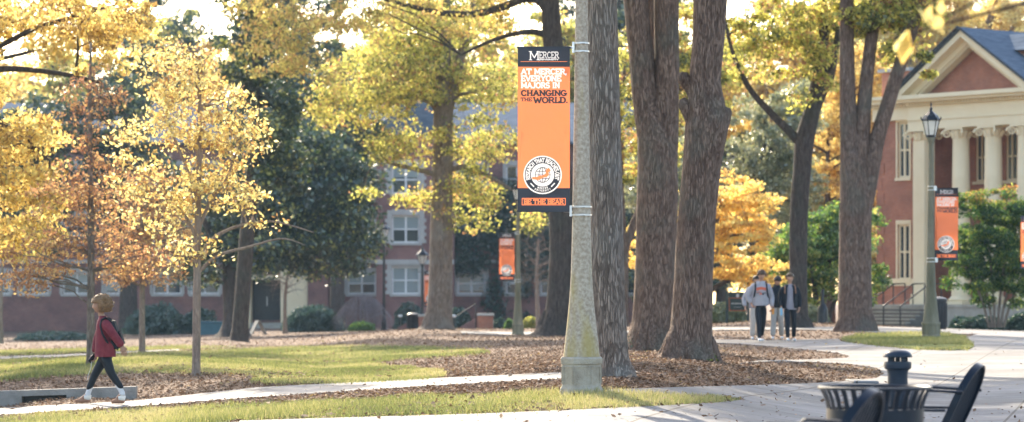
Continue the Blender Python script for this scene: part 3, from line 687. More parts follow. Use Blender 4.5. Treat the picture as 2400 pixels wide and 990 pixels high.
make_tree('oak_tree','yellow leafed tree glowing between the forked oaks, left of the columned hall',WG(1945,46),
 [st([(1945,778,30),(1945,600,22),(1940,450,14),(1940,330,7)],46)],
 [E(1930,430,65,80,46,2),E(2050,440,45,110,46,2),E(1980,300,90,80,46,2.5),E(1700,230,100,100,46,3),E(2000,180,90,80,46,3)],
 M['bark_dark'],M['leaf_yellow'],36000,.18,39,clumps=190,limbs=24,clump_r=.75,attach=(.35,1))
make_tree('leafy_tree','bright green bushy tree between the two forked oaks',WG(1925,58),
 [st([(1915,772,20),(1912,700,14),(1900,600,9)],58),st([(1922,772,18),(1930,690,12),(1950,590,8)],58),st([(1930,772,16),(1960,700,11),(2010,620,7)],58)],
 [E(1905,590,80,90,58,1.8),E(1900,680,70,40,58,1.3),E(1960,540,60,70,58,1.5),E(2040,610,35,120,58,1.3),E(1850,600,50,60,58,1.3)],
 M['bark_dark'],M['leaf_green'],30000,.14,40,clumps=190,limbs=24,clump_r=.5,attach=(.3,1))
# forked oaks, right
make_tree('oak_tree','dark forked oak directly behind the group of students',WG(1872,75),
 [st([(1872,790,120),(1872,772,70),(1871,740,47),(1870,650,42),(1872,500,42),(1880,400,42),(1886,330,46),(1903,260,38),(1915,200,32),(1930,110,24),(1926,0,20),(1922,-150,16)],75),
  st([(1900,280,30),(1922,225,26),(1942,180,26),(1954,130,20),(1962,90,14),(1970,0,12),(1980,-120,9)],75),
  st([(1884,345,24),(1850,308,20),(1800,258,16),(1755,205,13),(1718,125,9),(1700,50,6)],75)],
 XW(5,E(1830,60,120,70,75,2.2),E(1770,130,60,80,75,1.6),E(1890,130,70,60,75,1.4),E(1920,220,60,40,75,1.2),E(1960,20,60,60,75,1.5))+XW(1,E(1900,-130,200,120,75,3.5),E(1830,-520,380,300,75,5)),  # last big crown is unseen, added overhead for its shade
 M['bark_dark'],M['leaf_lime'],42000,.15,41,clumps=320,limbs=22,clump_r=.55,seg=30,amp=.07,freq=1.3,attach=(.6,1))
make_tree('oak_tree','big dark oak dividing into three upright stems, left of the columned hall',WG(2005,80),
 [st([(2005,800,180),(2004,778,112),(2003,745,84),(2003,650,77),(2004,500,75),(2002,400,68),(1992,320,46),(1987,220,37),(1985,100,33),(1985,0,32),(1988,-200,26)],80),
  st([(2014,450,54),(2018,350,42),(2026,240,34),(2036,140,30),(2047,60,28),(2060,-20,22),(2075,-150,16)],80),
  st([(2015,500,56),(2036,420,44),(2055,330,37),(2078,255,34),(2102,175,32),(2128,100,26),(2152,30,24),(2176,-40,20),(2200,-150,14)],80)],
 XW(6,E(2120,110,60,70,80,1),E(2170,150,35,40,80,.6),E(2040,40,60,50,80,1.3),E(2100,20,90,50,80,1.5))+XW(1,E(2080,-100,220,100,80,3.5),E(2130,-480,380,300,80,5)),  # topmost crown out of view, put there to shade the pavement
 M['bark_warm'],M['leaf_lime'],42000,.16,42,clumps=300,limbs=20,clump_r=.5,seg=32,amp=.06,freq=1.4,attach=(.75,1))
# yellow trees behind the hall
for i,(px,ex) in enumerate([(2300,60),(2150,20)]):
    make_tree('oak_tree',['yellow tree with bare forked branches rising behind the slate roof','yellow tree top showing behind the left end of the columned hall'][i],WG(px,34),
     [st([(px,770,40),(px,400,30),(px+10,100,22),(px+40,0,12),(px+60,-80,8)],34),st([(px+5,200,20),(px-50,60,14),(px-60,-60,8)],34),st([(px+8,150,16),(px+90,40,10),(px+110,-60,6)],34)],
     [E(px,ex,130,90,34,4),E(px+70,ex+90,70,70,34,3),E(px-100,ex+70,70,70,34,3)],M['bark'],M['leaf_gold'],22000,.24,43+i,clumps=140,limbs=24,clump_r=1.0,attach=(.45,1),bare=1)
# crape myrtle bush at the right
make_tree('crape_myrtle','rounded multi-stemmed bush, red-tinged on top and green below, beside the right lamp post',WG(2335,62),
 [st([(2335+dx,768,7),(2335+dx*2.2,700,6),(2335+dx*4.5,620,5),(2335+dx*6.5,540,3)],62) for dx in (-16,-9,-3,4,10,17)],
 [E(2310,540,100,60,62,1.6),E(2330,600,115,60,62,1.8),E(2260,620,50,40,62,1),E(2290,475,70,25,62,1),E(2380,500,80,50,62,1.5),E(2440,580,80,80,62,1.5),E(2300,655,95,40,62,1.4),E(2390,650,70,45,62,1.2),E(2240,560,40,50,62,1),E(2285,690,75,28,62,1),E(2395,690,60,30,62,1),E(2330,480,110,40,62,1.5)],
 M['bark'],M['leaf_bush'],60000,.1,46,clumps=330,limbs=24,clump_r=.36,seg=6,twig=.008,attach=(.3,1),topgreen=lambda h:np.where(h>.8,(h-.8)*2.6,-.0),cat='bush')
# overhanging near twig: tree stands outside the frame on the right
make_tree('oak_tree','blurred close yellow leaves hanging into the top right corner from a nearby tree','tree' and Vector((4.9,14.5,tz(4.9,14.5))),
 [[(Vector((4.9,14.5,-.1)),.3),(Vector((4.9,14.5,.3)),.2),(Vector((4.85,14.5,2.0)),.17),(Vector((4.8,14.5,4.0)),.14),(Vector((4.7,14.4,6)),.09)],
  [(Vector((4.8,14.5,3.2)),.06),(Vector((3.9,14.2,3.3)),.035),(Vector((3.1,14,3.12)),.02),(Vector((2.4,13.8,2.95)),.009),(Vector((1.75,13.7,2.78)),.004)]],
 [],M['bark_dark'],M['leaf_yellow'],60,.14,48,seg=12,droop=.9,twig=.004,attach=(.2,1),clump_r=.1,clumps=0,limbs=2,flat=1.2,
 cl_pts=np.array([(1.85,13.75,2.98),(2.0,13.8,2.98),(1.9,13.7,2.86),(1.78,13.7,2.75),(2.55,13.9,3.2),(3.2,14,3.3),(3.6,14,3.2),(4.2,14,4.2),(4.6,14,4.6),(5.2,14.3,4.8),(4.9,14.8,5.5),(4.3,14.2,5.2),(1.92,13.75,3.08),(2.12,13.8,3.06),(2.3,13.8,3.14)]))

# far backdrop trees, three kinds copied along the horizon
protos=[]
for i,(mt,hh) in enumerate([('leaf_lime',29),('leaf_yellow',27),('leaf_magnolia',30)]):
    z0=-.6
    protos.append(make_tree('distant_tree','x',(0,0,z0),[[(Vector((0,0,z0-.2)),.6),(Vector((0,0,3)),.4),(Vector((.3,0,9)),.3),(Vector((0,.3,hh*.85)),.1)]],
     [(Vector((0,0,hh*.62)),(6.2,5,hh*.3)),(Vector((2.5,0,hh*.42)),(5.5,4.5,5)),(Vector((-2.5,0,hh*.36)),(5.5,4.5,5)),(Vector((0,0,hh*.22)),(6,4.5,3.5))],
     M['bark_dark'],M[mt],42000,.42,60+i,clumps=260,limbs=24,clump_r=1.5,attach=(.3,1),group='distant trees behind the buildings'))
sp=[(-60,30,1),(130,27,0),(330,31,2),(520,28,1),(690,31,2),(860,26,0),(1030,30,0),(1190,27,1),(1330,32,0),(1450,30,2),(1560,34,1),(1690,31,0),(1820,36,2),(1930,33,1),(2060,30,0),(2190,27,1),(2380,28,0),(2520,28,1),(240,34,2),(1500,38,2),(1640,38,2),(-180,30,2),(2300,25,1),(980,24,1),(400,24,0)]
used=set()
kinds=['lime green','yellow','dark green']
where=['above the far hall roof at the left edge','over the left wing of the far hall','behind the russet tree','behind the top of the golden tree','behind the magnolia','behind the left part of the limy oak crown','straight behind the limy oak','left of the banner','behind the front lamp post','between near oak and double oak, high up','behind the double-stemmed oak','right of the leaning oak','behind the silvery tree','between the two forked oaks','behind the three-stemmed oak','behind the apex of the columned hall','behind the right end of the slate roof','beyond the right edge','behind the copper tree','low behind the double-stemmed oak','low behind the leaning oak','just outside the left edge','behind the slate roof ridge, farthest back','farthest back behind the limy oak','farthest back behind the golden tree']
for i,(px,pxm,k) in enumerate(sp):
    o=protos[k] if k not in used else copy_tree(protos[k]); used.add(k)
    o.location=WG(px,pxm); s=random.uniform(.9,1.15)
    if pxm>=34: s=.45
    o.scale=(s,s,s*random.uniform(.92,1.08)); o.rotation_euler.z=random.uniform(0,6)
    o['label']=f'distant {kinds[k]} tree '+where[i]
# ---------------------------------------------------------------- shrubs
def shrub(name,label,px,py,w,h,pxm,mat,n,leaf,seed,cat='shrub',flat=1,tint=None,droop=0,aspect=.55,py_is_base=True,dr=None):
    r=np.random.default_rng(seed); b=WG(px,pxm); t=thing(name,label,cat,b)
    rx=w*.5/pxm; rz=h/pxm; ry=dr or min(rx,2.0)
    d=r.normal(size=(n,3)); d/=np.linalg.norm(d,axis=1)[:,None]; d*=(r.random(n)**.3)[:,None]; d[:,2]=np.abs(d[:,2])
    bl=np.array([1+.22*mn.noise(Vector(v)*2.3+Vector((seed,0,0))) for v in d])
    pos=d*bl[:,None]*np.array([rx,ry,rz*.95]); pos[:,2]+=.04
    link('foliage',leaf_mesh(pos,leaf,r,droop=droop,aspect=aspect,tint=np.clip(r.normal(size=n)*.22+.4,0,1)),mat,t)
    m=MB()
    for k in range(7):
        a=r.uniform(0,6.28); m.tube([(0,0,-.05),(math.cos(a)*rx*.25,math.sin(a)*ry*.25,rz*.35),(math.cos(a)*rx*.6,math.sin(a)*ry*.6,rz*.75)],[.03,.022,.008],5)
    m.build('stem',M['bark_dark'],t); return t
shrub('cycad_shrub','large spiky dark green shrub right of the hall entrance',735,0,140,62,44,M['leaf_shrub'],9000,.34,1,aspect=.16)
shrub('clipped_hedge','clipped low green hedge under the far hall window',848,0,70,22,46,M['leaf_green'],5000,.09,2,cat='hedge')
shrub('round_shrub','dark green hedge mass below the tall bay windows',958,0,75,62,40,M['leaf_shrub'],7000,.16,3)
shrub('round_shrub','dark rounded evergreen shrub left of the brick steps wall',1075,0,60,50,42,M['leaf_shrub'],5000,.15,4)
shrub('round_shrub','small round green shrub directly right of the brick pier',1172,0,36,24,46,M['leaf_shrub'],3000,.1,5)
shrub('round_shrub','small round green shrub just left of the far lamp post foot',1196,0,30,22,48,M['leaf_green'],2500,.1,6)
shrub('round_shrub','yellow green rounded shrub right of the far lamp post foot',1246,0,46,28,46,M['leaf_lime'],3500,.1,7)
shrub('round_shrub','long dark evergreen shrub behind the walking woman',370,0,160,75,42,M['leaf_shrub'],9000,.18,8)
shrub('round_shrub','low dark shrub left of the dark trunk of the russet tree',130,0,200,20,45,M['leaf_shrub'],6000,.14,9)
shrub('round_shrub','dark evergreen shrub just left of the magnolia trunk',470,0,90,60,42,M['leaf_shrub'],6000,.18,10)
shrub('ground_cover_shrub','pale variegated low shrub behind the dark sign',1700,0,110,50,62,M['leaf_pale'],8000,.1,11,dr=.8)
shrub('ground_cover_shrub','pale leafy shrub right of the students by the black bell post',1900,0,90,42,60,M['leaf_pale'],6000,.1,12,dr=.8)
shrub('ground_cover_shrub','pale low shrub left of the dark sign beside the leaning oak',1600,0,90,45,60,M['leaf_pale'],5000,.1,13,dr=.8)
shrub('round_shrub','low dark green shrub at the foot of the crape myrtle',2300,0,120,34,60,M['leaf_shrub'],9000,.12,14,dr=1)
shrub('round_shrub','dark green shrub at the right edge under the columns',2400,0,100,44,60,M['leaf_shrub'],8000,.12,15,dr=1)
shrub('round_shrub','small dark shrub at the foot of the columned hall steps',2250,0,50,30,58,M['leaf_shrub'],3000,.12,16)
# weeping grey shrub
def weeping():
    r=np.random.default_rng(5); b=WG(850,45); t=thing('weeping_shrub','leafless weeping shrub, a dome of grey purple twigs below the far hall window','shrub',b)
    m=MB()
    for k in range(380):
        a=r.uniform(0,6.28); q=r.random()**.5*1.55; h=1.9*math.sqrt(max(.05,1-(q/1.75)**2))
        x,y=math.cos(a)*q,math.sin(a)*q*.8
        m.tube([(x*.3,y*.3,h*.8),(x*.8,y*.8,h+.05),(x*1.05,y*1.05,h*.7),(x*1.1+r.normal()*.05,y*1.1,h*r.uniform(.05,.4))],[.008,.007,.005,.003],3)
    m.build('twig',M['bark_grey'],t,fix=False)
    m=MB(); m.tube([(0,0,-.1),(.03,0,.7),(0,0,1.4)],[.09,.07,.05],8); m.build('trunk',M['bark'],t)
M['bark_grey']=mat_noise('grey_twigs',(.18,.15,.16),(.34,.3,.31),scale=3,rough=.9)
weeping()
# ivy on the far wall
def ivy(name,label,rects,pxm,n,leaf,dyo,seed):
    r=np.random.default_rng(seed); P=[]
    for (x0,y0,x1,y1) in rects:
        k=int(n*(x1-x0)*(y1-y0)/sum((c-a)*(d-b) for a,b,c,d in rects))
        cx=r.uniform(x0-8,x1+8,max(6,k//150)); cy=r.uniform(y0-6,y1+10,len(cx)); j=r.integers(0,len(cx),k)
        px=cx[j]+r.normal(size=k)*11; py=cy[j]+r.normal(size=k)*11
        P.append(np.stack([(px-1200)/pxm,np.full(k,F/pxm+dyo)-r.random(k)*.4,EYE+(HZ-py)/pxm],1))
    P=np.concatenate(P); o=link(name,leaf_mesh(P,leaf,r,tint=np.clip(r.normal(size=len(P))*.22+.4,0,1)),M['leaf_shrub']); tag(o,label,'ivy',kind='stuff')
ivy('ivy','dark ivy climbing the brick wall of the far hall',[(1065,440,1330,630),(1150,630,1175,745),(960,500,1000,640),(1230,600,1260,745)],37,22000,.2,-.1,3)
# moss and suckers at the leaning oak's foot
def sprouts(label,px,py,pxm,w,h,n,leaf,mt,seed):
    r=np.random.default_rng(seed); b=WG(px,pxm)
    a=r.uniform(PI,2*PI,n); hh=r.random(n)**2*h/pxm; rad=(w*.5/pxm)*(1-.35*hh/(h/pxm))*r.uniform(.92,1.12,n)
    P=np.stack([b.x+np.cos(a)*rad,b.y+np.sin(a)*rad,b.z+hh],1)
    tag(link('ivy_leaves',leaf_mesh(P,leaf,r,tint=r.random(n)),M[mt]),label,'ground ivy',kind='stuff')
sprouts('ivy and moss around the foot of the leaning oak',1616,848,135,125,42,900,.05,'leaf_bush',1)
sprouts('dark moss and ivy around the foot of the double-stemmed oak',1528,830,110,130,60,900,.055,'leaf_shrub',2)
# ---------------------------------------------------------------- buildings
def holed_wall(mb,x0,x1,z0,z1,holes,y,depth,axis=0):
    """front sheet at y with openings and reveals of given depth"""
    xs=sorted(set([x0,x1]+[h[0] for h in holes]+[h[2] for h in holes])); zs=sorted(set([z0,z1]+[h[1] for h in holes]+[h[3] for h in holes]))
    xs=[x for x in xs if x0<=x<=x1]; zs=[z for z in zs if z0<=z<=z1]
    for i in range(len(xs)-1):
        for j in range(len(zs)-1):
            cx=(xs[i]+xs[i+1])/2; cz_=(zs[j]+zs[j+1])/2
            if any(h[0]<cx<h[2] and h[1]<cz_<h[3] for h in holes): continue
            mb.add([(xs[i],y,zs[j]),(xs[i+1],y,zs[j]),(xs[i+1],y,zs[j+1]),(xs[i],y,zs[j+1])],[(0,1,2,3)])
    for a,b,c,d in holes:
        mb.add([(a,y,b),(c,y,b),(c,y+depth,b),(a,y+depth,b)],[(0,1,2,3)]); mb.add([(a,y,d),(c,y,d),(c,y+depth,d),(a,y+depth,d)],[(3,2,1,0)])
        mb.add([(a,y,b),(a,y+depth,b),(a,y+depth,d),(a,y,d)],[(0,1,2,3)]); mb.add([(c,y,b),(c,y+depth,b),(c,y+depth,d),(c,y,d)],[(3,2,1,0)])
def window(par,a,b,c,d,y,dep=.18,fr=.09,sill=True,mull=1,blind=.5,frame='white',bars=0):
    """window in hole a..c, b..d"""
    m=MB(); yy=y+dep
    m.box(a,a+fr,yy-.06,yy,b,d); m.box(c-fr,c,yy-.06,yy,b,d); m.box(a+fr,c-fr,yy-.06,yy,d-fr,d); m.box(a+fr,c-fr,yy-.06,yy,b,b+fr)
    w=(c-a-2*fr)
    for k in range(1,mull+1):
        x=a+fr+w*k/(mull+1); m.box(x-fr*.55,x+fr*.55,yy-.065,yy,b+fr,d-fr)
    zm=(b+d)/2; m.box(a+fr,c-fr,yy-.07,yy,zm-fr*.4,zm+fr*.4)
    for k in range(bars):
        pass
    f=m.build('window',M[frame],par)
    g=MB(); g.box(a+fr*.5,c-fr*.5,yy+.002,yy+.012,b+fr*.5,d-fr*.5); g.build('pane',M['glass'],f)
    if blind>0:
        g=MB(); g.box(a+fr,c-fr,yy-.012,yy-.004,d-fr-(d-b-2*fr)*blind,d-fr); g.build('blind',M['blind'],f)
    if sill:
        s=MB(); s.box(a-.12,c+.12,y-.1,y+dep-.07,b-.14,b-.003); s.build('sill',M['limestone' if frame=='white' else 'cream'],f)
    return f
def far_hall():
    P=37.0; D=F/P; gz=-.6
    O=Vector((0,D,0)); t=thing('brick_hall','long three-storey brick hall with pale stone window surrounds and slate roof across the far lawn','building',O)
    fx=lambda px:(px-1200)/P; fz=lambda py:EYE+(HZ-py)/P
    x0,x1=fx(-260),fx(1560)
    wins=[]
    cols=[-120,-10,80,180,278,392,480,775,848,1105,1212,1300,1400,1490]
    for cx in cols:
        hw=33 if cx!=1212 else 26
        for (a,b) in ((690,640),(570,505),(452,388)):
            if cx in(775,) and a==690: continue
            wins.append((fx(cx-hw),fz(a),fx(cx+hw),fz(b)))
    door=(fx(592),gz+.55,fx(662),fz(655))
    m=MB(); holed_wall(m,x0,x1,gz-1,fz(335),wins+[door],0,.3)
    m.box(x0,x1,13.9,14,gz-1,fz(335)); m.box(x0-.01,x0,0,14,gz-1,fz(335)); m.box(x1,x1+.01,0,14,gz-1,fz(335))
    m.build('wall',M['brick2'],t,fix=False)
    # black sheet painting the shade of the rooms behind the openings
    m=MB(); m.box(x0+.1,x1-.1,.5,.6,gz,fz(340)); m.build('interior_shade',M['black'],t)
    rnd=random.Random(3)
    for (a,b,c,d) in wins:
        w=window(t,a,b,c,d,0,.2,.1,True,1,rnd.choice([0,.5,.5,.9])); m=MB()
        m.box(a-.2,a-.003,-.04,.03,b-.003,d+.25); m.box(c+.003,c+.2,-.04,.03,b-.003,d+.25); m.box(a-.003,c+.003,-.05,.03,d+.003,d+.3); m.build('stone_surround',M['limestone'],w)
    # stone surrounds
    m=MB(); m.box(x0,x1,-.08,-.002,fz(618),fz(609)); m.box(x0,x1,-.25,-.002,fz(340),fz(330)); m.build('belt_course',M['limestone'],t)
    # roof
    ze=fz(334); zr=fz(225); m=MB(); m.add([(x0-.5,-.7,ze),(x1+.5,-.7,ze),(x1+.5,7,zr),(x0-.5,7,zr),(x0-.5,14.7,ze),(x1+.5,14.7,ze)],[(0,1,2,3),(3,2,5,4)])
    m.add([(x0-.5,-.7,ze-.15),(x1+.5,-.7,ze-.15),(x1+.5,14.7,ze-.15),(x0-.5,14.7,ze-.15)],[(0,3,2,1)]); m.add([(x0-.5,-.7,ze-.15),(x1+.5,-.7,ze-.15),(x1+.5,-.7,ze),(x0-.5,-.7,ze)],[(0,1,2,3)])
    m.add([(x0-.5,-.7,ze-.15),(x0-.5,-.7,ze),(x0-.5,7,zr),(x0-.5,14.7,ze),(x0-.5,14.7,ze-.15)],[(0,1,2,3,4)]); m.add([(x1+.5,-.7,ze-.15),(x1+.5,14.7,ze-.15),(x1+.5,14.7,ze),(x1+.5,7,zr),(x1+.5,-.7,ze)],[(0,1,2,3,4)])
    m.build('roof',M['slate'],t,fix=False)
    # projecting bay
    y=-5.2; Pb=F/(D+y); bx=lambda px:(px-1200)/Pb; bz=lambda py:EYE+(HZ-py)/Pb
    bw=[(bx(918),bz(b),bx(984),bz(a)) for a,b in ((388,455),(505,570),(625,690))]
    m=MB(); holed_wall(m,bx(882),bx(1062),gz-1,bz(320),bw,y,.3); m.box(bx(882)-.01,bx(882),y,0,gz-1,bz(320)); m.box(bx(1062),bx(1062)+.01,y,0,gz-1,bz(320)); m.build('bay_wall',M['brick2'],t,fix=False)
    m=MB(); m.box(bx(884),bx(1060),y+.4,y+.45,gz,bz(325)); m.build('interior_shade',M['black'],t)
    for (a,b,c,d),bl in zip(bw,(.4,.5,.98)):
        w=window(t,a,b,c,d,y,.2,.11,True,1,bl); m=MB()
        m.box(a-.28,a-.003,y-.05,y+.03,b-.003,d+.3); m.box(c+.003,c+.28,y-.05,y+.03,b-.003,d+.3); m.box(a-.003,c+.003,y-.06,y+.03,d+.003,d+.35)
        for k in range(4):
            zz=b+(d-b)*k/4; m.box(a-.4,a-.282,y-.045,y+.03,zz,zz+(d-b)/8); m.box(c+.282,c+.4,y-.045,y+.03,zz,zz+(d-b)/8)
        m.build('stone_surround',M['limestone'],w)
    m=MB()
    m.box(bx(880),bx(1064),y-.12,y-.002,bz(620),bz(609)); m.box(bx(880),bx(1064),y-.2,y-.002,bz(328),bz(318))
    m.build('belt_course',M['limestone'],t)
    m=MB(); zt=bz(318); m.add([(bx(876),y-.5,zt),(bx(1068),y-.5,zt),(bx(972),y-.5,zt+3.2),(bx(876),5,zt),(bx(1068),5,zt),(bx(972),5,zt+3.2)],[(0,1,2),(0,2,5,3),(1,4,5,2)]); m.build('bay_roof',M['slate'],t,fix=False)
    # entrance
    m=MB(); m.box(door[0]-.45,door[0]-.003,-1.6,-.01,gz-.2,fz(640)); m.box(door[2]+.003,door[2]+1.7,-1.6,-.01,gz-.2,fz(632)); m.box(door[0],door[2],-1.5,-.01,fz(656),fz(646)); m.build('portico',M['cream'],t)
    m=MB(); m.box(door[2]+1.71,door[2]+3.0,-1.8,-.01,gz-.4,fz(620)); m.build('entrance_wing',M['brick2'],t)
    m=MB(); m.box(door[0]+.003,door[2]-.003,.15,.22,door[1],door[3]-.003); dr=m.build('door',M['black'],t)
    m=MB(); m.box((door[0]+door[2])/2-.06,(door[0]+door[2])/2-.02,.08,.149,door[1]+.9,door[1]+1.5); m.build('handle',M['steel'],dr)
    m=MB()
    for k in range(4): m.box(door[0],door[2]+.2,-1.65-(3-k)*.32,-1.65-(3-k)*.32+.33 if k<3 else .1,gz-.4,gz-.02+k*.14)
    m.build('entrance_steps',M['step'],t)
far_hall()

M['riser']=mat_noise('step_riser_shaded',(.13,.115,.095),(.2,.18,.15),scale=2,rough=.9)  # riser stone darkened in colour for the shade on step fronts
def cyl_stack(mb,prof,n,c): mb.lathe(prof,n,c)
def columned_hall():
    u=Vector((.635,-.772,0)); ang=math.atan2(-.772,.635)
    O=Vector((21.8,140,0)); t=thing('columned_hall','red brick hall with cream columned portico, pediment and slate roof at the right','building',O,ang)
    # local x = along facade, local y = back
    zf=1.12; ze=9.44; zc=11.1
    B=M['brick']; C=M['cream']
    pc=-.4
    # main wall left of portico
    wz=[(1.6+(690-655)/50,1.6+(690-522)/50),(1.6+(690-410)/50,1.6+(690-277)/50)]
    wx=(-5.05,-4.28)
    holes=[(wx[0],a,wx[1],b) for a,b in wz]
    m=MB(); holed_wall(m,-6.4,-3.72,-1,10.4,holes,0,.25)
    m.add([(-6.4,0,-1),(-6.4,14,-1),(-6.4,14,10.4),(-6.4,0,10.4)],[(0,3,2,1)])
    m.build('wall',B,t,fix=False)
    m=MB(); m.box(-6.3,-3.7,.4,.45,0,10); m.build('interior_shade',M['black'],t)  # black sheet standing in for the unlit room behind the windows
    for (a,b,c,d) in holes:
        window(t,a,b,c,d,0,.12,.1,True,1,0,'cream')
        s=MB(); s.box(a-.1,c+.1,-.05,-.002,d+.003,d+.2); s.box(a-.1,a-.003,-.04,-.002,b,d); s.box(c+.003,c+.1,-.04,-.002,b,d); s.build('window_surround',C,t)
    # quoins
    m=MB()
    for k in range(13): 
        m.box(-6.43,-5.95 if k%2 else -6.1,-.035,-.002,.9+k*.72,.9+k*.72+.55)
    m.build('quoin',B,t)
    m=MB(); m.box(-6.45,-3.75,-.07,-.002,2.0,2.35); m.build('belt_course',C,t)
    # portico back wall with windows
    bwh=[]
    for cx in (-1.9,.0,1.9,3.9):
        bwh.append((cx-.35,7.0,cx+.35,9.3)); 
    for cx in (0,3.9): bwh.append((cx-.35,2.2,cx+.35,4.9))
    bwh.append((-2.5,zf+.01,-1.4,3.7))
    m=MB(); holed_wall(m,-3.72,6.2,-1,ze+.2,bwh,2.4,.25); m.add([(-3.72,0,-1),(-3.72,2.4,-1),(-3.72,2.4,ze+.2),(-3.72,0,ze+.2)],[(0,1,2,3)]); m.build('porch_wall',B,t,fix=False)
    m=MB(); m.box(-3.6,6.1,2.8,2.85,0,ze); m.build('interior_shade',M['black'],t)
    for h in bwh[:-1]: window(t,*h,2.4,.14,.09,True,1,0,'cream')
    h=bwh[-1]; m=MB(); m.box(h[0]+.003,h[2]-.003,2.5,2.56,h[1],h[3]); d=m.build('door',M['black'],t); m=MB(); m.box(h[2]-.25,h[2]-.18,2.42,2.499,2.1,2.3); m.build('handle',M['steel'],d)
    # corner pier
    m=MB(); m.bbox(-3.7,-2.95,-.42,.32,zf+.5,ze-.5,.02); pr=m.build('corner_pier',C,t)
    m=MB(); m.box(-3.8,-2.85,-.52,.42,zf,zf+.25); m.box(-3.76,-2.89,-.48,.38,zf+.253,zf+.497); m.build('base',C,pr)
    def capital(par,cx,cy,w):
        m=MB(); z=ze-.5
        m.lathe([(w*.98,z-.02),(w*1.08,z+.06),(w*1.0,z+.1),(w*1.25,z+.38)],20,(cx,cy,0))
        m.box(cx-w*1.45,cx+w*1.45,cy-w*1.45,cy+w*1.45,z+.4,z+.498)
        # volutes: spiral scrolls at the four corners
        for sx in (-1,1):
            for sy in (-1,1):
                ccx=cx+sx*w*1.3; ccy=cy+sy*w*1.3
                pts=[];rr=[]
                for k in range(22):
                    a=k/21*2*PI*1.6; q=.2*(1-k/26)
                    pts.append((ccx+sx*(q*math.cos(a))*.8,ccy+sy*(q*math.cos(a))*.8,z+.2+q*math.sin(a))); rr.append(.055*(1-k/40))
                m.tube(pts,rr,6)
        for k in range(8):
            a=k*PI/4+.39; m.tube([(cx+math.cos(a)*w,cy+math.sin(a)*w,z+.02),(cx+math.cos(a)*w*1.15,cy+math.sin(a)*w*1.15,z+.2),(cx+math.cos(a)*w*1.38,cy+math.sin(a)*w*1.38,z+.3),(cx+math.cos(a)*w*1.36,cy+math.sin(a)*w*1.36,z+.24)],[.1,.09,.06,.03],6)
        m.build('capital',C,par)
    capital(pr,-3.32,-.05,.4)
    r0=.45; col0=None
    for cx in (-1.0,1.0,3.0,-1.0+6.0):
        if col0 is None:
            m=MB(); prof=[(r0,zf+.4)]+[(r0*(1-.14*(k/10)**1.8),zf+.4+(ze-.5-zf-.4)*k/10) for k in range(1,11)]
            m.lathe(prof,40,(cx,0,0)); sh=m.build('column',C,t,smooth=True); m=MB()
            m.box(cx-.62,cx+.62,-.62,.62,zf,zf+.16); m.lathe([(.58,zf+.162),(.62,zf+.22),(.56,zf+.28),(.5,zf+.33),(.47,zf+.4)],32,(cx,0,0)); m.build('base',C,sh,smooth=True)
            capital(sh,cx,0,.37); col0=(sh,cx)
        else:
            c=copy_tree(col0[0],t); c.location.x=cx-col0[1]
    # rear pilaster seen through the porch
    # entablature
    L=pc-4.0; Rr=pc+9
    xl=-3.9; xr=5.6
    m=MB(); m.box(xl,xr,-.55,.5,ze,ze+.42); m.box(xl-.003,xr+.003,-.6,.52,ze+.423,ze+.52); m.box(xl,xr,-.5,.5,ze+.523,ze+1.12)
    m.box(-6.5,xl-.003,-.25,.2,ze+.523,ze+1.12)
    m.build('entablature',C,t)
    m=MB(); m.box(xl+.05,xr-.1,.5,2.39,ze+.3,ze+.35); m.build('porch_ceiling',C,t)
    m=MB(); x=-6.45
    while x<xr:
        y0=-.62 if x>xl else -.35
        m.box(x,x+.09,y0-.1,y0+.02,ze+1.14,ze+1.28); x+=.18
    m.build('dentil',C,t)
    m=MB(); m.box(xl-.25,xr+.1,-.95,.5,ze+1.29,ze+1.42); m.box(xl-.4,xr+.2,-1.12,.5,ze+1.423,ze+1.62); m.box(xl-.1,xr,-.61,.5,ze+1.123,ze+1.287)
    m.box(-6.85,xl-.42,-.6,.5,ze+1.3,ze+1.5); m.box(-7,xl-.42,-.75,.5,ze+1.503,ze+1.66); m.box(-6.6,xl-.42,-.3,.5,ze+1.123,ze+1.297)
    m.build('cornice',C,t)
    # pediment: half width 4.3 at cornice, rise 3
    hw=4.25; rise=2.85; zb=ze+1.62; cxp=xl-.4+hw
    sl=rise/hw
    m=MB(); k=.62
    m.prism([(cxp-hw+1.0,zb-.0),(cxp+hw-1.0,zb),(cxp,zb+rise-1.0*sl)],.08,.3); m.build('tympanum',B,t)
    # raking cornice: stepped layers
    def rake(mb,off_t,off_b,y0,y1,ext=0):
        for s in (-1,1):
            pts=[(cxp+s*(hw+ext),zb+.0-off_t*0),(cxp,zb+rise+sl*ext),(cxp,zb+rise+sl*ext-off_b),(cxp+s*(hw+ext-off_b/sl),zb)]
            if s<0: pts=pts[::-1]
            mb.prism(pts,y0,y1)
    m=MB(); rake(m,0,.30,-1.12,.35); m.build('raking_cornice',C,t)
    m=MB()
    for s in (-1,1):
        a=[(cxp+s*(hw-.30/sl-.003),zb+.003),(cxp,zb+rise-.303),(cxp,zb+rise-.62),(cxp+s*(hw-.62/sl),zb+.003)]
        if s<0:a=a[::-1]
        m.prism(a,-.62,.07)
    m.build('inner_raking_cornice',C,t)
    m=MB()
    for s in (-1,1):
        n=26
        for q in range(n):
            f=(q+.5)/n; x=cxp+s*(hw-.62/sl-.2)*(1-f); z=zb+rise-.62-sl*abs(x-cxp)
            m.box(x-.05,x+.05,-.55,-.02,z-.12,z-.003)
    m.build('dentil',C,t)
    # roof of portico
    m=MB(); e=.12; zt=zb+rise+.06
    X0,X1=cxp-hw-.25,cxp+hw+.25; zz=zb-.1
    th=.1
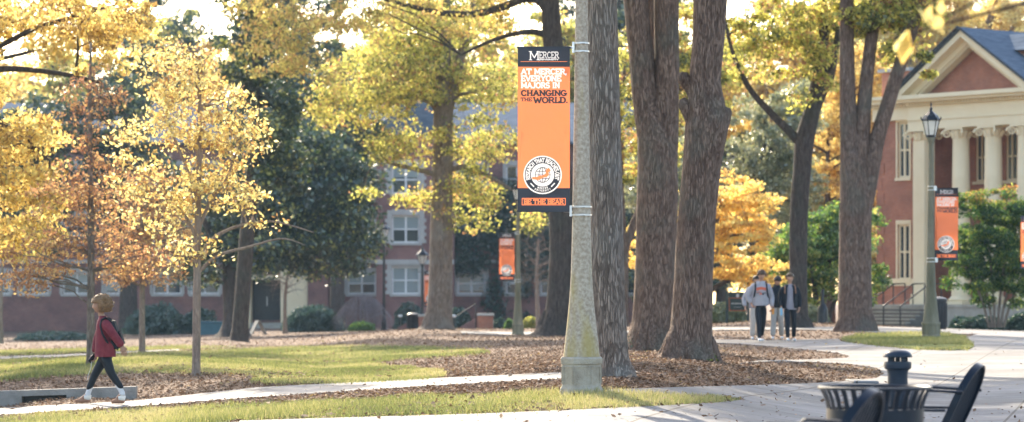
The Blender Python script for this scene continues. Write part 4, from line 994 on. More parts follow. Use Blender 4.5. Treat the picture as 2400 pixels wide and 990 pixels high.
    m.add([(X0,-1.25,zz+.07),(cxp,-1.25,zt),(X1,-1.25,zz+.07),(X0,9,zz+.07),(cxp,9,zt),(X1,9,zz+.07),
           (X0,-1.25,zz+.07+th),(cxp,-1.25,zt+th),(X1,-1.25,zz+.07+th),(X0,9,zz+.07+th),(cxp,9,zt+th),(X1,9,zz+.07+th)],
          [(6,9,10,7),(7,10,11,8),(0,1,4,3),(1,2,5,4),(0,6,7,1),(1,7,8,2),(0,3,9,6),(2,8,11,5)])
    m.build('roof',M['slate'],t,fix=False)
    m=MB(); m.tube([(X0,-1.3,zz+.12),(cxp,-1.3,zt+.09)],.06,6); m.tube([(cxp,-1.3,zt+.09),(X1,-1.3,zz+.12)],.06,6); m.build('roof_edge',M['black'],t)
    # main hipped roof behind the portico
    zb2=ze+1.66; m=MB(); m.add([(-7,.4,zb2),(14,.4,zb2),(14,7,zb2+2.9),(-1,7,zb2+2.9),(-7,14,zb2),(14,14,zb2)],[(0,1,2,3),(3,2,5,4),(0,3,4)]); m.build('main_roof',M['slate'],t,fix=False)
    # dormer on the right
    m=MB(); dz=zb2
    m.box(.6,2.7,.95,2.85,dz+.3,dz+1.85); m.build('dormer_wall',B,t)
    m=MB(); m.add([(-.4,.65,dz+1.86),(3.1,.65,dz+1.86),(3.1,1.9,dz+2.75),(-.4,1.9,dz+2.75),(-.4,3.15,dz+1.86),(3.1,3.15,dz+1.86)],[(0,1,2,3),(3,2,5,4),(0,3,4),(1,5,2),(0,4,5,1)]); m.build('dormer_roof',M['slate'],t)
    m=MB(); m.tube([(3.13,.62,dz+1.86),(3.13,1.9,dz+2.78),(3.13,3.18,dz+1.86)],.07,5); m.box(2.71,3.0,.8,3.0,dz+1.55,dz+1.84); m.build('dormer_cornice',M['black'],t)
    # brick parapet and chimney, left
    m=MB(); m.box(-6.4,-4.6,.3,1.5,zb2+.01,zb2+1.25); m.box(-6.1,-3.4,3,4,zb2,zb2+2.2); pw=m.build('parapet',B,t)
    m=MB(); m.box(-6.55,-4.45,.15,1.65,zb2+1.253,zb2+1.42); m.box(-6.3,-3.2,2.85,4.15,zb2+2.203,zb2+2.4); m.build('coping',M['limestone'],pw)
    # landing + steps
    m=MB(); m.box(-4.6,8,-2.6,2.38,-.6,zf-.003); m.build('porch_floor',M['step'],t)
    m=MB()
    n=6
    for k in range(n): 
        z=zf-(k+1)*.165; m.box(-4.6+0,-.6,-2.6-(k+1)*.33,-2.6-k*.33+.0,-.6,z-.045)
    stp=m.build('porch_steps',M['riser'],t); m=MB()
    for k in range(-1,n):
        z=zf-(k+1)*.165
        if k<0: m.box(-4.6,8,-2.66,-2.602,z-.12,z)
        else: m.box(-4.62,-.58,-2.65-(k+1)*.33,-2.603-k*.33,z-.043,z)
    m.build('tread',M['step'],stp)
    return t,u,ang
hallt,hu,hang=columned_hall()
def hall_pt(x,y,z=0):
    v=Vector((.772,.635,0)); return Vector((21.8,140,0))+hu*x+v*y+Vector((0,0,z))
def handrail(x,label):
    base=hall_pt(x,-2.6,0); t=thing('handrail',label,'handrail',base,hang,'black handrails on the hall steps')
    m=MB(); z0=1.12-.99+.0
    run=6*.33
    m.tube([(0,-run+.1,.13),(0,-run+.1,1.05),(0,-run+.25,1.12),(0,.1,2.08),(0,.9,2.1),(0,.9,1.12)],.035,8); m.build('rail',M['black'],t)
    m=MB(); m.tube([(0,.1,1.12),(0,.1,2.06)],.03,8); m.build('post',M['black'],t)
for x,l in ((-4.4,'leftmost black handrail on the steps of the columned hall'),(-3.0,'second black handrail from the left on the hall steps'),(-1.75,'third black handrail, just left of the right lamp post'),(-.7,'rightmost black handrail on the hall steps, right of the lamp post')):
    handrail(x,l)
# ---------------------------------------------------------------- lettering
def arc(cx,cy,rx,ry,a0,a1,n=10): return [(cx+rx*math.cos(R(a0+(a1-a0)*k/n)),cy+ry*math.sin(R(a0+(a1-a0)*k/n))) for k in range(n+1)]
# glyph: width, strokes, serif points [(x,y)]
GLY={
'A':(.95,[[(.1,0),(.47,1),(.85,0)],[(.24,.33),(.71,.33)]],[(.1,0),(.85,0)]),
'B':(.8,[[(.15,0),(.15,1)],[(.05,1),(.45,1)]+arc(.45,.76,.24,.24,90,-90)+[(.15,.52)],[(.45,.52)]+arc(.45,.26,.28,.26,90,-90)+[(.05,0)]],[]),
'C':(.85,[arc(.45,.5,.36,.5,42,318,16)],[]),
'D':(.88,[[(.16,0),(.16,1)],[(.05,1),(.4,1)]+arc(.4,.5,.38,.5,90,-90)+[(.05,0)]],[]),
'E':(.78,[[(.15,0),(.15,1)],[(.05,1),(.7,1),(.7,.82)],[(.15,.5),(.52,.5)],[(.05,0),(.7,0),(.7,.2)]],[]),
'F':(.75,[[(.15,0),(.15,1)],[(.05,1),(.7,1),(.7,.82)],[(.15,.5),(.52,.5)]],[(.15,0)]),
'G':(.9,[arc(.45,.5,.36,.5,42,300,16)+[(.76,.1),(.76,.42)],[(.5,.42),(.88,.42)]],[]),
'H':(.95,[[(.18,0),(.18,1)],[(.76,0),(.76,1)],[(.18,.5),(.76,.5)]],[(.18,0),(.18,1),(.76,0),(.76,1)]),
'I':(.42,[[(.2,0),(.2,1)]],[(.2,0),(.2,1)]),
'J':(.65,[[(.45,1),(.45,.2)]+arc(.25,.22,.2,.22,0,-150,8)],[(.45,1)]),
'L':(.72,[[(.17,1),(.17,0)],[(.05,0),(.66,0),(.66,.24)]],[(.17,1)]),
'M':(1.1,[[(.15,0),(.15,1),(.55,.25),(.93,1),(.93,0)]],[(.15,0),(.93,0),(.13,1),(.95,1)]),
'N':(.95,[[(.16,0),(.16,1),(.78,0),(.78,1)]],[(.16,0),(.78,1),(.14,1)]),
'O':(.92,[arc(.45,.5,.37,.5,0,360,20)],[]),
'R':(.88,[[(.16,0),(.16,1)],[(.05,1),(.45,1)]+arc(.45,.75,.25,.25,90,-90)+[(.16,.5)],[(.45,.5),(.75,0)]],[(.16,0),(.78,0)]),
'S':(.75,[arc(.37,.74,.27,.26,30,250,10)+[(.45,.5)]+arc(.37,.26,.29,.26,70,-150,10)],[]),
'T':(.85,[[(.42,0),(.42,1)],[(.06,.8),(.06,1),(.78,1),(.78,.8)]],[(.42,0)]),
'U':(.92,[[(.17,1),(.17,.3)]+arc(.45,.3,.28,.3,180,360,8)+[(.73,1)]],[(.17,1),(.73,1)]),
'V':(.92,[[(.1,1),(.46,0),(.82,1)]],[(.1,1),(.82,1)]),
'W':(1.25,[[(.1,1),(.36,0),(.62,.8),(.88,0),(1.14,1)]],[(.1,1),(1.14,1)]),
'Y':(.9,[[(.1,1),(.45,.48),(.8,1)],[(.45,.48),(.45,0)]],[(.1,1),(.8,1),(.45,0)]),
',':(.3,[[(.14,.05),(.06,-.18)]],[]),'.':(.3,[[(.13,.04),(.13,.08)]],[]),' ':(.45,[],[])}
def glyph_polys(txt,h,th,serif=True,track=.02,cond=1.0):
    """list of quads (2-D) and the total width"""
    out=[];x=0
    for ch in txt:
        w,strokes,sf=GLY[ch]
        for s in strokes:
            for i in range(len(s)-1):
                a=Vector(s[i]);b=Vector(s[i+1]); a.x*=cond;b.x*=cond
                a*=h;b*=h; a.x+=x;b.x+=x; d=(b-a)
                if d.length<1e-6: continue
                d.normalize(); n=Vector((-d.y,d.x))*th*.5; e=d*th*.38
                out.append([a-e-n,b+e-n,b+e+n,a-e+n])
        if serif:
            for (sx,sy) in sf:
                cx=x+sx*h*cond; cy=sy*h; hw=h*.15+th*.12
                cy+= 0
                out.append([Vector((cx-hw,cy-th*.38)),Vector((cx+hw,cy-th*.38)),Vector((cx+hw,cy+th*.38)),Vector((cx-hw,cy+th*.38))])
        x+=w*h*cond+track*h
    return out,x
def bmat(name,c,tr=.45):
    m,nt,out=newmat(name); d=N(nt,'ShaderNodeBsdfPrincipled'); d.inputs['Base Color'].default_value=(*c,1); d.inputs['Roughness'].default_value=.45
    t=N(nt,'ShaderNodeBsdfTranslucent'); t.inputs[0].default_value=(*[min(1,x*1.1) for x in c],1)
    nz=N(nt,'ShaderNodeTexNoise'); nz.inputs['Scale'].default_value=2.5; nz.inputs['Detail'].default_value=4; bp=N(nt,'ShaderNodeBump'); bp.inputs['Strength'].default_value=.5; bp.inputs['Distance'].default_value=.05
    tc=N(nt,'ShaderNodeTexCoord'); nt.links.new(tc.outputs['Object'],nz.inputs['Vector']); nt.links.new(nz.outputs[0],bp.inputs['Height']); nt.links.new(bp.outputs[0],d.inputs['Normal'])
    mx=N(nt,'ShaderNodeMixShader'); mx.inputs[0].default_value=tr; nt.links.new(d.outputs[0],mx.inputs[1]); nt.links.new(t.outputs[0],mx.inputs[2]); nt.links.new(mx.outputs[0],out.inputs[0]); return m
M['b_orange']=bmat('banner_orange',(.74,.19,.07),.3); M['b_navy']=bmat('banner_navy',(.022,.024,.034),.12); M['b_white']=bmat('banner_white',(.62,.6,.6),.33); M['b_black']=bmat('banner_black',(.04,.03,.03),.1)
BW,BH=.575,1.83
def make_banner(label,loc,rz,amp,ph,twist,mirror=False):
    """banner hangs in the local XZ plane, x 0..BW, z -BH..0, front towards -y"""
    t=thing('banner',label,'banner',loc,rz,'university banners on the concrete lamp posts')
    def P(x,z,dy=0):
        f=-z/BH; y=amp*math.sin(f*5.2+ph+x*3)*math.sin(PI*f)+twist*math.sin(PI*f)*(x/BW-.5)+.004*math.sin(f*17+x*9+ph)
        sx=x+abs(amp)*.35*math.sin(PI*f)*math.sin(f*4+ph)
        return (sx,y-dy,z)
    if _BC:
        V2,parts=_BC
        for nm,mt,F_ in parts:
            m=MB(); used={}; vs=[];fs=[]
            for f in F_:
                g=[]
                for i in f:
                    if i not in used: used[i]=len(vs); vs.append(P(V2[i][0],V2[i][1]))
                    g.append(used[i])
                fs.append(tuple(g))
            m.add(vs,fs); m.build(nm,mt,t,smooth=True,fix=False)
        m=MB(); m.tube([(-.01,.012,-.012),(BW+.01,.012,-.012)],.010,8); m.tube([(-.01,.012,-BH+.012),(BW+.01,.012,-BH+.012)],.010,8); m.build('rod',M['b_navy'],t)
        return t
    LAY=[]
    ztop=-.225; zbot=-BH+.265
    def flat(polys,nm,mt,dy=0,par=None): LAY.append((polys,nm,mt))
    def line(txt,x0,zb,h,th,mt,width=None,nm='lettering',dy=.005,serif=True):
        polys,w=glyph_polys(txt,h,th,serif)
        k=(width/w) if width else 1
        flat([[Vector((x0+p.x*k,zb+p.y)) for p in q] for q in polys],nm,mt)
    flat([[(0,ztop),(BW,ztop),(BW,0),(0,0)]],'header_band',M['b_navy']); flat([[(0,-BH),(BW,-BH),(BW,zbot),(0,zbot)]],'footer_band',M['b_navy'])
    Wt=M['b_white']; K=M['b_black']; Og=M['b_orange']
    line('M',.125,-.148,.092,.010,Wt,.118); line('ERCER',.236,-.128,.066,.0085,Wt,.22)
    line('UNIVERSITY',.225,-.152,.013,.0032,Wt,.225,serif=False)
    flat([[(.03,-.169),(BW-.03,-.169),(BW-.03,-.164),(.03,-.164)]],'rule',Og)
    h=.056
    line('AT MERCER,',.035,-.305,h,.0135,Wt,.51,'white_lettering'); line('EVERYONE',.035,-.381,h,.0135,Wt,.445,'white_lettering'); line('MAJORS IN',.035,-.457,h,.0135,Wt,.43,'white_lettering')
    line('CHANGING',.035,-.543,h,.0155,K,.505,'black_lettering'); line('THE',.03,-.603,.036,.009,K,.125,'black_lettering'); line('WORLD.',.17,-.622,h+.002,.0155,K,.385,'black_lettering')
    # round emblem
    cx,cz=.275,-1.42
    def disc(r,nm,mt,dy,n=40): flat([[(cx+r*math.cos(2*PI*k/n),cz+r*math.sin(2*PI*k/n)) for k in range(n)]],nm,mt,dy)
    disc(.212,'emblem_rim',Wt,.009); disc(.198,'emblem_disc',M['b_navy'],.011); disc(.128,'emblem_centre',Wt,.013)
    g=[]
    def ring(r0,rx,n=28,th=.008):
        for k in range(n):
            a=2*PI*k/n;b=2*PI*(k+1)/n
            g.append([(cx+rx*math.cos(a),cz+r0*math.sin(a)),(cx+rx*math.cos(b),cz+r0*math.sin(b)),(cx+(rx-th)*math.cos(b),cz+(r0-th)*math.sin(b)),(cx+(rx-th)*math.cos(a),cz+(r0-th)*math.sin(a))])
    ring(.087,.087); ring(.087,.045); 
    for zz in (-.04,0,.04):
        hw=math.sqrt(.087**2-zz**2); g.append([(cx-hw,cz+zz-.0035),(cx+hw,cz+zz-.0035),(cx+hw,cz+zz+.0035),(cx-hw,cz+zz+.0035)])
    g.append([(cx-.0035,cz-.085),(cx+.0035,cz-.085),(cx+.0035,cz+.085),(cx-.0035,cz+.085)])
    flat(g,'globe',M['b_navy'],.015)
    s=[(-.11,-.035),(-.06,-.04),(-.02,-.025),(.03,-.01),(.055,.01),(.05,.045),(.075,.06)]
    g=[]
    for i in range(len(s)-1):
        a=Vector(s[i]);b=Vector(s[i+1]);d=(b-a).normalized();n=Vector((-d.y,d.x))*(.014+.006*(i%2)); g.append([Vector((cx,cz))+q for q in (a-d*.006-n,b+d*.006-n,b+d*.006+n,a-d*.006+n)])
    flat(g,'emblem_swoosh',Og,.021)
    def arct(txt,rad,h,th,a_mid,span,mt,inward=False):
        polys=[]; ws=[GLY[c][0] for c in txt]; tot=sum(ws)
        acc=0
        for c,w in zip(txt,ws):
            f=(acc+w/2)/tot; acc+=w
            a=R(a_mid+(span/2-f*span if not inward else -span/2+f*span))
            q,_=glyph_polys(c,h,th,False,cond=.72)
            ct=Vector((w*h*.72/2,h/2))
            rot=a-PI/2 if not inward else a+PI/2
            for p in q: polys.append([Vector((cx+rad*math.cos(a),cz+rad*math.sin(a)))+Matrix.Rotation(rot,2)@(v-ct) for v in p])
        flat(polys,'emblem_lettering',mt,.014)
    arct('RESEARCH THAT REACHES OUT',.163,.042,.0085,90,218,Wt); arct('MERCER',.147,.018,.0045,270,48,Wt,True); arct('UNIVERSITY',.175,.018,.0045,270,62,Wt,True)
    for a0 in (214,306):
        flat([[(cx+rr*math.cos(R(a)),cz+rr*math.sin(R(a))) for rr,a in ((.155,a0),(.155,a0+20),(.168,a0+20),(.168,a0))]],'emblem_bar',Wt,.014)
    # footer box and words
    x0,x1,z0,z1=.045,.53,-1.755,-1.675; e=.008
    flat([[(x0,z0),(x1,z0),(x1,z0+e),(x0,z0+e)],[(x0,z1-e),(x1,z1-e),(x1,z1),(x0,z1)],[(x0,z0),(x0+e,z0),(x0+e,z1),(x0,z1)],[(x1-e,z0),(x1,z0),(x1,z1),(x1-e,z1)]],'footer_frame',Og,.007)
    line('BE THE BEAR',.068,-1.739,.046,.0115,Og,.44,'footer_lettering')
    _BC[:]=banner_cdt(LAY)
    bpy.data.objects.remove(t)
    return make_banner(label,loc,rz,amp,ph,twist)
_BC=[]
def banner_cdt(LAY):
    vs=[];fc=[];own=[]
    def addp(poly):
        n=len(vs); 
        for q in poly: vs.append(Vector((min(BW,max(0,q[0])),min(0,max(-BH,q[1])))))
        fc.append(list(range(n,n+len(poly))))
    addp([(0,0),(0,-BH),(BW,-BH),(BW,0)]); own.append(-1)
    for li,(polys,nm,mt) in enumerate(LAY):
        for q in polys:
            q=[Vector((a[0],a[1])) for a in q]
            ar=sum(q[i].x*q[(i+1)%len(q)].y-q[(i+1)%len(q)].x*q[i].y for i in range(len(q)))
            if ar<0: q=q[::-1]
            addp(q); own.append(li)
    for i in range(1,15):
        for j in range(1,46): vs.append(Vector((BW*i/15,-BH*j/46)))
    r=delaunay_2d_cdt(vs,[],fc,0,1e-6)
    V2,_,F2,_,_,OF=r
    groups={}
    for f,of in zip(F2,OF):
        li=max([own[k] for k in of]+[-1]); nm,mt=('cloth',M['b_orange']) if li<0 else (LAY[li][1],LAY[li][2])
        groups.setdefault((nm,mt.name),(mt,[]))[1].append(list(f))
    return [[(v.x,v.y) for v in V2],[(k[0],g[0],g[1]) for k,g in groups.items()]]
# ---------------------------------------------------------------- lamp posts
LP=[(-.06,.27),(.02,.27),(.05,.262),(.10,.252),(.12,.238),(.14,.232),(.37,.232),(.375,.245),(.43,.25),(.45,.235)]
SH=[(.452,.205),(.61,.188),(.85,.160),(1.08,.138),(1.32,.122),(1.6,.112),(2.03,.103),(3.0,.087),(3.88,.0745),(4.75,.066),(4.95,.066)]
def make_lamp(label,loc,side,hb,group='concrete lamp posts',dark=False):
    """side: -1 banner on the left, +1 right; hb: height of the banner top"""
    t=thing('lamp_post',label,'lamp post',loc,0,group)
    m=MB(); 
    prof=[(r,z) for z,r in LP]; m.lathe(prof,8,rot=PI/8); 
    # recessed panels framed on each face
    for k in range(8):
        a=k*PI/4; R_=.232*math.cos(PI/8)+.001
        m.xf=Matrix.Rotation(a+PI/2,4,'Z'); w=.075
        for (xa,xb,za,zb_) in ((-w,-w+.014,.16,.35),(w-.014,w,.16,.35),(-w+.014,w-.014,.336,.35)):
            m.box(xa,xb,-R_-.008,-R_+.01,za,zb_)
        m.xf=None
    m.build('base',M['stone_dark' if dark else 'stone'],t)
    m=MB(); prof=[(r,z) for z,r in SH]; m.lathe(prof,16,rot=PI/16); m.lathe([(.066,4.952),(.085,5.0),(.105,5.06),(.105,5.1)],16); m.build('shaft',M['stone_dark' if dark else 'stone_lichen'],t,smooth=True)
    # lantern
    l=MB(); z=5.1
    l.lathe([(.115,z+.002),(.13,z+.03),(.125,z+.06)],6); l.lathe([(.235,z+.42),(.245,z+.44),(.23,z+.47),(.17,z+.56),(.12,z+.6),(.05,z+.66),(.03,z+.70),(.045,z+.73),(.02,z+.76),(.012,z+.8),(.025,z+.82),(.004,z+.9)],6)
    for k in range(6):
        a=k*PI/3; l.tube([(.125*math.cos(a),.125*math.sin(a),z+.05),(.215*math.cos(a),.215*math.sin(a),z+.43)],.011,5)
        l.tube([(.235*math.cos(a),.235*math.sin(a),z+.44),(.255*math.cos(a),.255*math.sin(a),z+.49),(.25*math.cos(a),.25*math.sin(a),z+.52)],.014,5)
    ln=l.build('lantern',M['black'],t)
    l=MB(); l.lathe([(.118,z+.062),(.2,z+.418)],6); l.build('lantern_glass',M['lampglass'],ln)
    # clamps and arms
    for zz in (hb-.01,hb-BH+.012):
        rr=np.interp(zz,[a for a,_ in SH],[b for _,b in SH])
        m=MB()
        for dz in (-.045,.045):
            m.lathe([(rr+.004,zz+dz-.011),(rr+.011,zz+dz-.009),(rr+.011,zz+dz+.009),(rr+.004,zz+dz+.011)],20)
            m.tube([(side*.0,-rr-.014,zz+dz),(.035,-rr-.016,zz+dz)],.012,6)
        m.box(side*(rr+.0)-.03,side*(rr+.0)+.03+side*.035,-.035,.035,zz-.06,zz+.06)
        m.build('banner_clamp',M['steel'],t)
        m=MB(); m.tube([(side*rr,.012,zz),(side*(rr+.1),.012,zz)],.014,8); m.build('banner_arm',M['steel'],t)
    return t
def mat_lich():
    m,nt,out=newmat('lamp_concrete_lichen'); L=nt.links
    tc=N(nt,'ShaderNodeTexCoord'); n1=N(nt,'ShaderNodeTexNoise'); n1.inputs['Scale'].default_value=30; n1.inputs['Detail'].default_value=3; L.new(tc.outputs['Object'],n1.inputs['Vector'])
    rp=ramp(nt,[(.3,(.31,.24,.17)),(.5,(.43,.35,.26)),(.7,(.54,.455,.35))]); L.new(n1.outputs[0],rp.inputs[0])
    mp=N(nt,'ShaderNodeMapping'); mp.inputs['Scale'].default_value=(6,6,1.3); L.new(tc.outputs['Object'],mp.inputs[0])
    n2=N(nt,'ShaderNodeTexNoise'); n2.inputs['Scale'].default_value=1.2; n2.inputs['Detail'].default_value=6; L.new(mp.outputs[0],n2.inputs['Vector'])
    # lichen stays thicker low on the flared part
    sp=N(nt,'ShaderNodeSeparateXYZ'); L.new(tc.outputs['Object'],sp.inputs[0])
    mr=N(nt,'ShaderNodeMapRange'); mr.inputs[1].default_value=.6; mr.inputs[2].default_value=1.9; mr.inputs[3].default_value=.10; mr.inputs[4].default_value=-.10; L.new(sp.outputs[2],mr.inputs[0])
    ad=N(nt,'ShaderNodeMath',operation='ADD'); L.new(n2.outputs[0],ad.inputs[0]); L.new(mr.outputs[0],ad.inputs[1])
    r2=ramp(nt,[(.5,(0,0,0)),(.72,(1,1,1))]); L.new(ad.outputs[0],r2.inputs[0])
    sc=N(nt,'ShaderNodeMath',operation='MULTIPLY'); sc.inputs[1].default_value=.7; L.new(r2.outputs[0],sc.inputs[0])
    mx=N(nt,'ShaderNodeMix',data_type='RGBA'); L.new(sc.outputs[0],mx.inputs[0]); L.new(rp.outputs[0],mx.inputs[6]); mx.inputs[7].default_value=(.40,.30,.08,1)
    b=N(nt,'ShaderNodeBsdfPrincipled'); b.inputs['Roughness'].default_value=.9; L.new(mx.outputs[2],b.inputs['Base Color'])
    bp=N(nt,'ShaderNodeBump'); bp.inputs['Strength'].default_value=.5; bp.inputs['Distance'].default_value=.01; L.new(n1.outputs[0],bp.inputs['Height']); L.new(bp.outputs[0],b.inputs['Normal'])
    L.new(b.outputs[0],out.inputs[0]); return m
M['stone_lichen']=mat_lich()
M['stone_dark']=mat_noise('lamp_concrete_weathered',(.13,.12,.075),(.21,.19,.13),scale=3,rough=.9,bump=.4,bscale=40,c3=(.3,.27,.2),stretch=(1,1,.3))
def place_lamp(px,py,pxm,label,side,blabel,hb,rz=0,amp=.01,ph=0,twist=0):
    b=W(px,py,pxm); b.z=tz(b.x,b.y)-.01
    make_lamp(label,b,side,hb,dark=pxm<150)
    zt=b.z+hb; r=.08+.05
    if side<0: make_banner(blabel,(b.x-r-BW,b.y-.012,zt),rz,amp,ph,twist)
    else: make_banner(blabel,(b.x+r-.03,b.y-.012,zt),rz,amp,ph,twist)
place_lamp(1363,930,212,'lichen-stained concrete lamp post in front, octagonal base on the grass strip',-1,'large orange banner with navy ends on the left of the front lamp post',3.88,0,.006,.5,0)
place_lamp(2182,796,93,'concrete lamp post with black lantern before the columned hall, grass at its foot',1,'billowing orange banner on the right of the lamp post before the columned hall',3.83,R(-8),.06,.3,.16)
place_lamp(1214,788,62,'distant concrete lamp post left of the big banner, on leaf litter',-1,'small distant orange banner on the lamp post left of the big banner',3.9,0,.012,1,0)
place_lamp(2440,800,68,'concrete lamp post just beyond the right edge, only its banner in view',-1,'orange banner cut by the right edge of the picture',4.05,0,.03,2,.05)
# black lamp posts far away
def black_lamp(px,pxm,ptop,label,banner=False):
    b=WG(px,pxm); H=(HZ-ptop)/pxm+EYE-b.z; t=thing('black_lamp_post',label,'lamp post',b,0,'black iron lamp posts on the far path')
    m=MB(); h=H-1.0
    m.lathe([(.2,0),(.2,.08),(.14,.12),(.13,.5),(.09,.6),(.075,1.0),(.06,h-.1),(.09,h-.05),(.05,h)],12); m.tube([(-.22,0,h-.35),(.22,0,h-.35)],.018,6); m.build('pole',M['black'],t)
    l=MB(); l.lathe([(.1,h+.002),(.14,h+.06)],6); l.lathe([(.36,h+.5),(.3,h+.6),(.12,h+.75),(.05,h+.82),(.06,h+.88),(.005,h+1.0)],6)
    for k in range(6):
        a=k*PI/3; l.tube([(.13*math.cos(a),.13*math.sin(a),h+.05),(.27*math.cos(a),.27*math.sin(a),h+.5)],.013,4)
    lo=l.build('lantern',M['black'],t); l=MB(); l.lathe([(.125,h+.062),(.26,h+.498)],6); l.build('lantern_glass',M['lampglass'],lo)
    return t,b,h
black_lamp(900,45,516,'tall black lamp post before the far hall, left of the grey trunk')
tt,bb,hh_=black_lamp(990,46,576,'shorter black lamp post right beside the grey trunk of the lime yellow tree')
make_banner('narrow far banner half hidden by the grey trunk, on the shorter black lamp post',(bb.x+.1,bb.y-.02,bb.z+3.0),0,.01,0,0)
def bell_post():
    b=WG(1928,62); t=thing('bell_post','short black post with flared bell base between the two forked oaks','post',b); m=MB()
    m.lathe([(.20,-.05),(.20,.5),(.18,.58),(.12,.68),(.09,.76)],16); m.build('base',M['black'],t,smooth=True)
    m=MB(); m.lathe([(.07,.762),(.055,.9),(.06,1.25),(.03,1.3)],12); m.build('post',M['black'],t,smooth=True)
bell_post()
# ---------------------------------------------------------------- small furniture
def bin_far(px,pxm,h,rad,label,cat='litter bin'):
    b=WG(px,pxm); t=thing('litter_bin',label,cat,b); m=MB()
    m.lathe([(rad*.92,0),(rad*.95,.05),(rad,.1),(rad,h-.12),(rad*1.06,h-.1),(rad*1.06,h-.04)],20); m.build('body',M['black'],t,smooth=True)
    m=MB(); m.lathe([(rad*1.08,h-.038),(rad*1.04,h),(rad*.5,h+.06),(rad*.1,h+.07)],20); m.build('lid',M['black'],t)
    m=MB()
    for k in range(16):
        a=2*PI*k/16; m.tube([(rad*1.01*math.cos(a),rad*1.01*math.sin(a),.1),(rad*1.01*math.cos(a),rad*1.01*math.sin(a),h-.14)],.012,4)
    m.build('slats',M['blackmetal'],t)
bin_far(967,48,.78,.27,'dark litter bin left of the grey trunk on the far lawn edge')
bin_far(2198,70,1.05,.3,'black litter bin directly behind the right lamp post, before the hall steps')
def brick_pier(px,pxm,wpx,ytop,label,rail=1):
    b=WG(px,pxm); t=thing('brick_pier',label,'brick pier',b); h=EYE+(HZ-ytop)/pxm-b.z; w=wpx/pxm/2
    m=MB(); m.box(-w,w,-.35,.35,-.2,h-.12); m.build('pier',M['brick'],t)
    m=MB(); m.bbox(-w-.05,w+.05,-.42,.42,h-.118,h,.02); m.build('cap',M['limestone'],t)
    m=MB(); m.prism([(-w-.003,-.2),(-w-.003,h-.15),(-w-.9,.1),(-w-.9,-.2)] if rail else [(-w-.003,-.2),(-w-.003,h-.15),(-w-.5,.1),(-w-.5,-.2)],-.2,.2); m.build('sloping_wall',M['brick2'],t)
    m=MB(); m.tube([(-w-.1,-.5,-.1),(-w-.1,-.5,h+.5)],.025,6); m.tube([(-w-.1,-.5,h+.48),(-w-1.0,-.5,h-.1)],.02,6); m.build('rail',M['black'],t)
brick_pier(1138,48,36,735,'sunlit brick pier with stone cap and sloping step wall, right of the grey trunk')
brick_pier(990,47,30,737,'brick pier with stone cap partly hidden behind the grey trunk')
def path_light(px,pxm,ytop,label):
    b=WG(px,pxm); h=EYE+(HZ-ytop)/pxm-b.z; t=thing('path_light',label,'path light',b,0,'low path lights by the far hall')
    m=MB(); m.lathe([(.05,-.05),(.04,.1),(.035,h-.14)],8); m.build('post',M['black'],t); m=MB(); m.lathe([(.07,h-.138),(.12,h-.06),(.06,h)],10); m.build('lamp_head',M['white'],t)
path_light(1064,48,738,'low dark path light with white head just right of the grey trunk')
path_light(938,46,738,'low path light with white head left of the litter bin')
def aframe():
    b=WG(605,46); t=thing('sandwich_board','pale blue grey folding board beside the magnolia trunk at the hall entrance','folding board',b,R(20))
    m=MB(); m.prism([(-.42,0),(-.36,0),(0,.72),(-.06,.72)],-.3,.3); m.build('left_panel' and 'panel',M['kerb'],t)
    m=MB(); m.prism([(.36,0),(.42,0),(.07,.72),(.003,.72)],-.3,.3); m.build('panel',M['kerb'],t)
aframe()
def bluebox():
    b=WG(500,44); t=thing('utility_cabinet','low teal utility cabinet left of the magnolia trunk','utility cabinet',b)
    m=MB(); m.bbox(-.65,.65,-.4,.4,-.1,.62,.03); m.build('body',M['teal'],t); m=MB(); m.bbox(-.7,.7,-.45,.45,.622,.7,.02); m.build('lid',M['teal'],t)
M['teal']=mat_flat('teal_paint',(.05,.13,.16)); bluebox()
def sign():
    b=WG(1727,64); t=thing('campus_sign','dark green campus sign with orange frame on two posts, left of the students','sign',b,R(-8))
    s=1/64
    for x in (-.36,.42):
        m=MB(); m.bbox(x-.045,x+.045,-.045,.045,-.1,1.16,.008); m.build('post',M['signgreen'],t)
    m=MB(); m.box(-.31,.37,-.03,.03,.42,1.12); m.box(-.42,.48,-.06,.06,1.163,1.19); m.build('board',M['signgreen'],t)
    m=MB()
    for a in ((-.28,.34,.43,.45),(-.28,.34,.89,.91),(-.28,-.26,.45,.89),(.32,.34,.45,.89)): m.box(a[0],a[1],-.036,-.031,a[2],a[3])
    m.build('frame',M['signorange'],t)
    m=MB(); m.xf=Matrix.Translation((.03,-.036,.99))@Matrix.Rotation(PI/2,4,'X'); m.lathe([(.055,-.002),(.055,.004)],16,sy=1.25); m.xf=None; m.build('crest',M['b_white'],t)
    m=MB(); r=random.Random(2); x=-.19
    while x<.25: w=r.uniform(.018,.035); m.box(x,x+w,-.035,-.031,.68,.72); x+=w+.012
    x=-.1
    while x<.16: w=r.uniform(.012,.022); m.box(x,x+w,-.035,-.031,.56,.575); x+=w+.01
    m.build('illegible_lettering',M['b_white'],t)
M['signgreen']=mat_flat('sign_green',(.02,.035,.033)); M['signorange']=mat_flat('sign_orange',(.55,.14,.04)); sign()
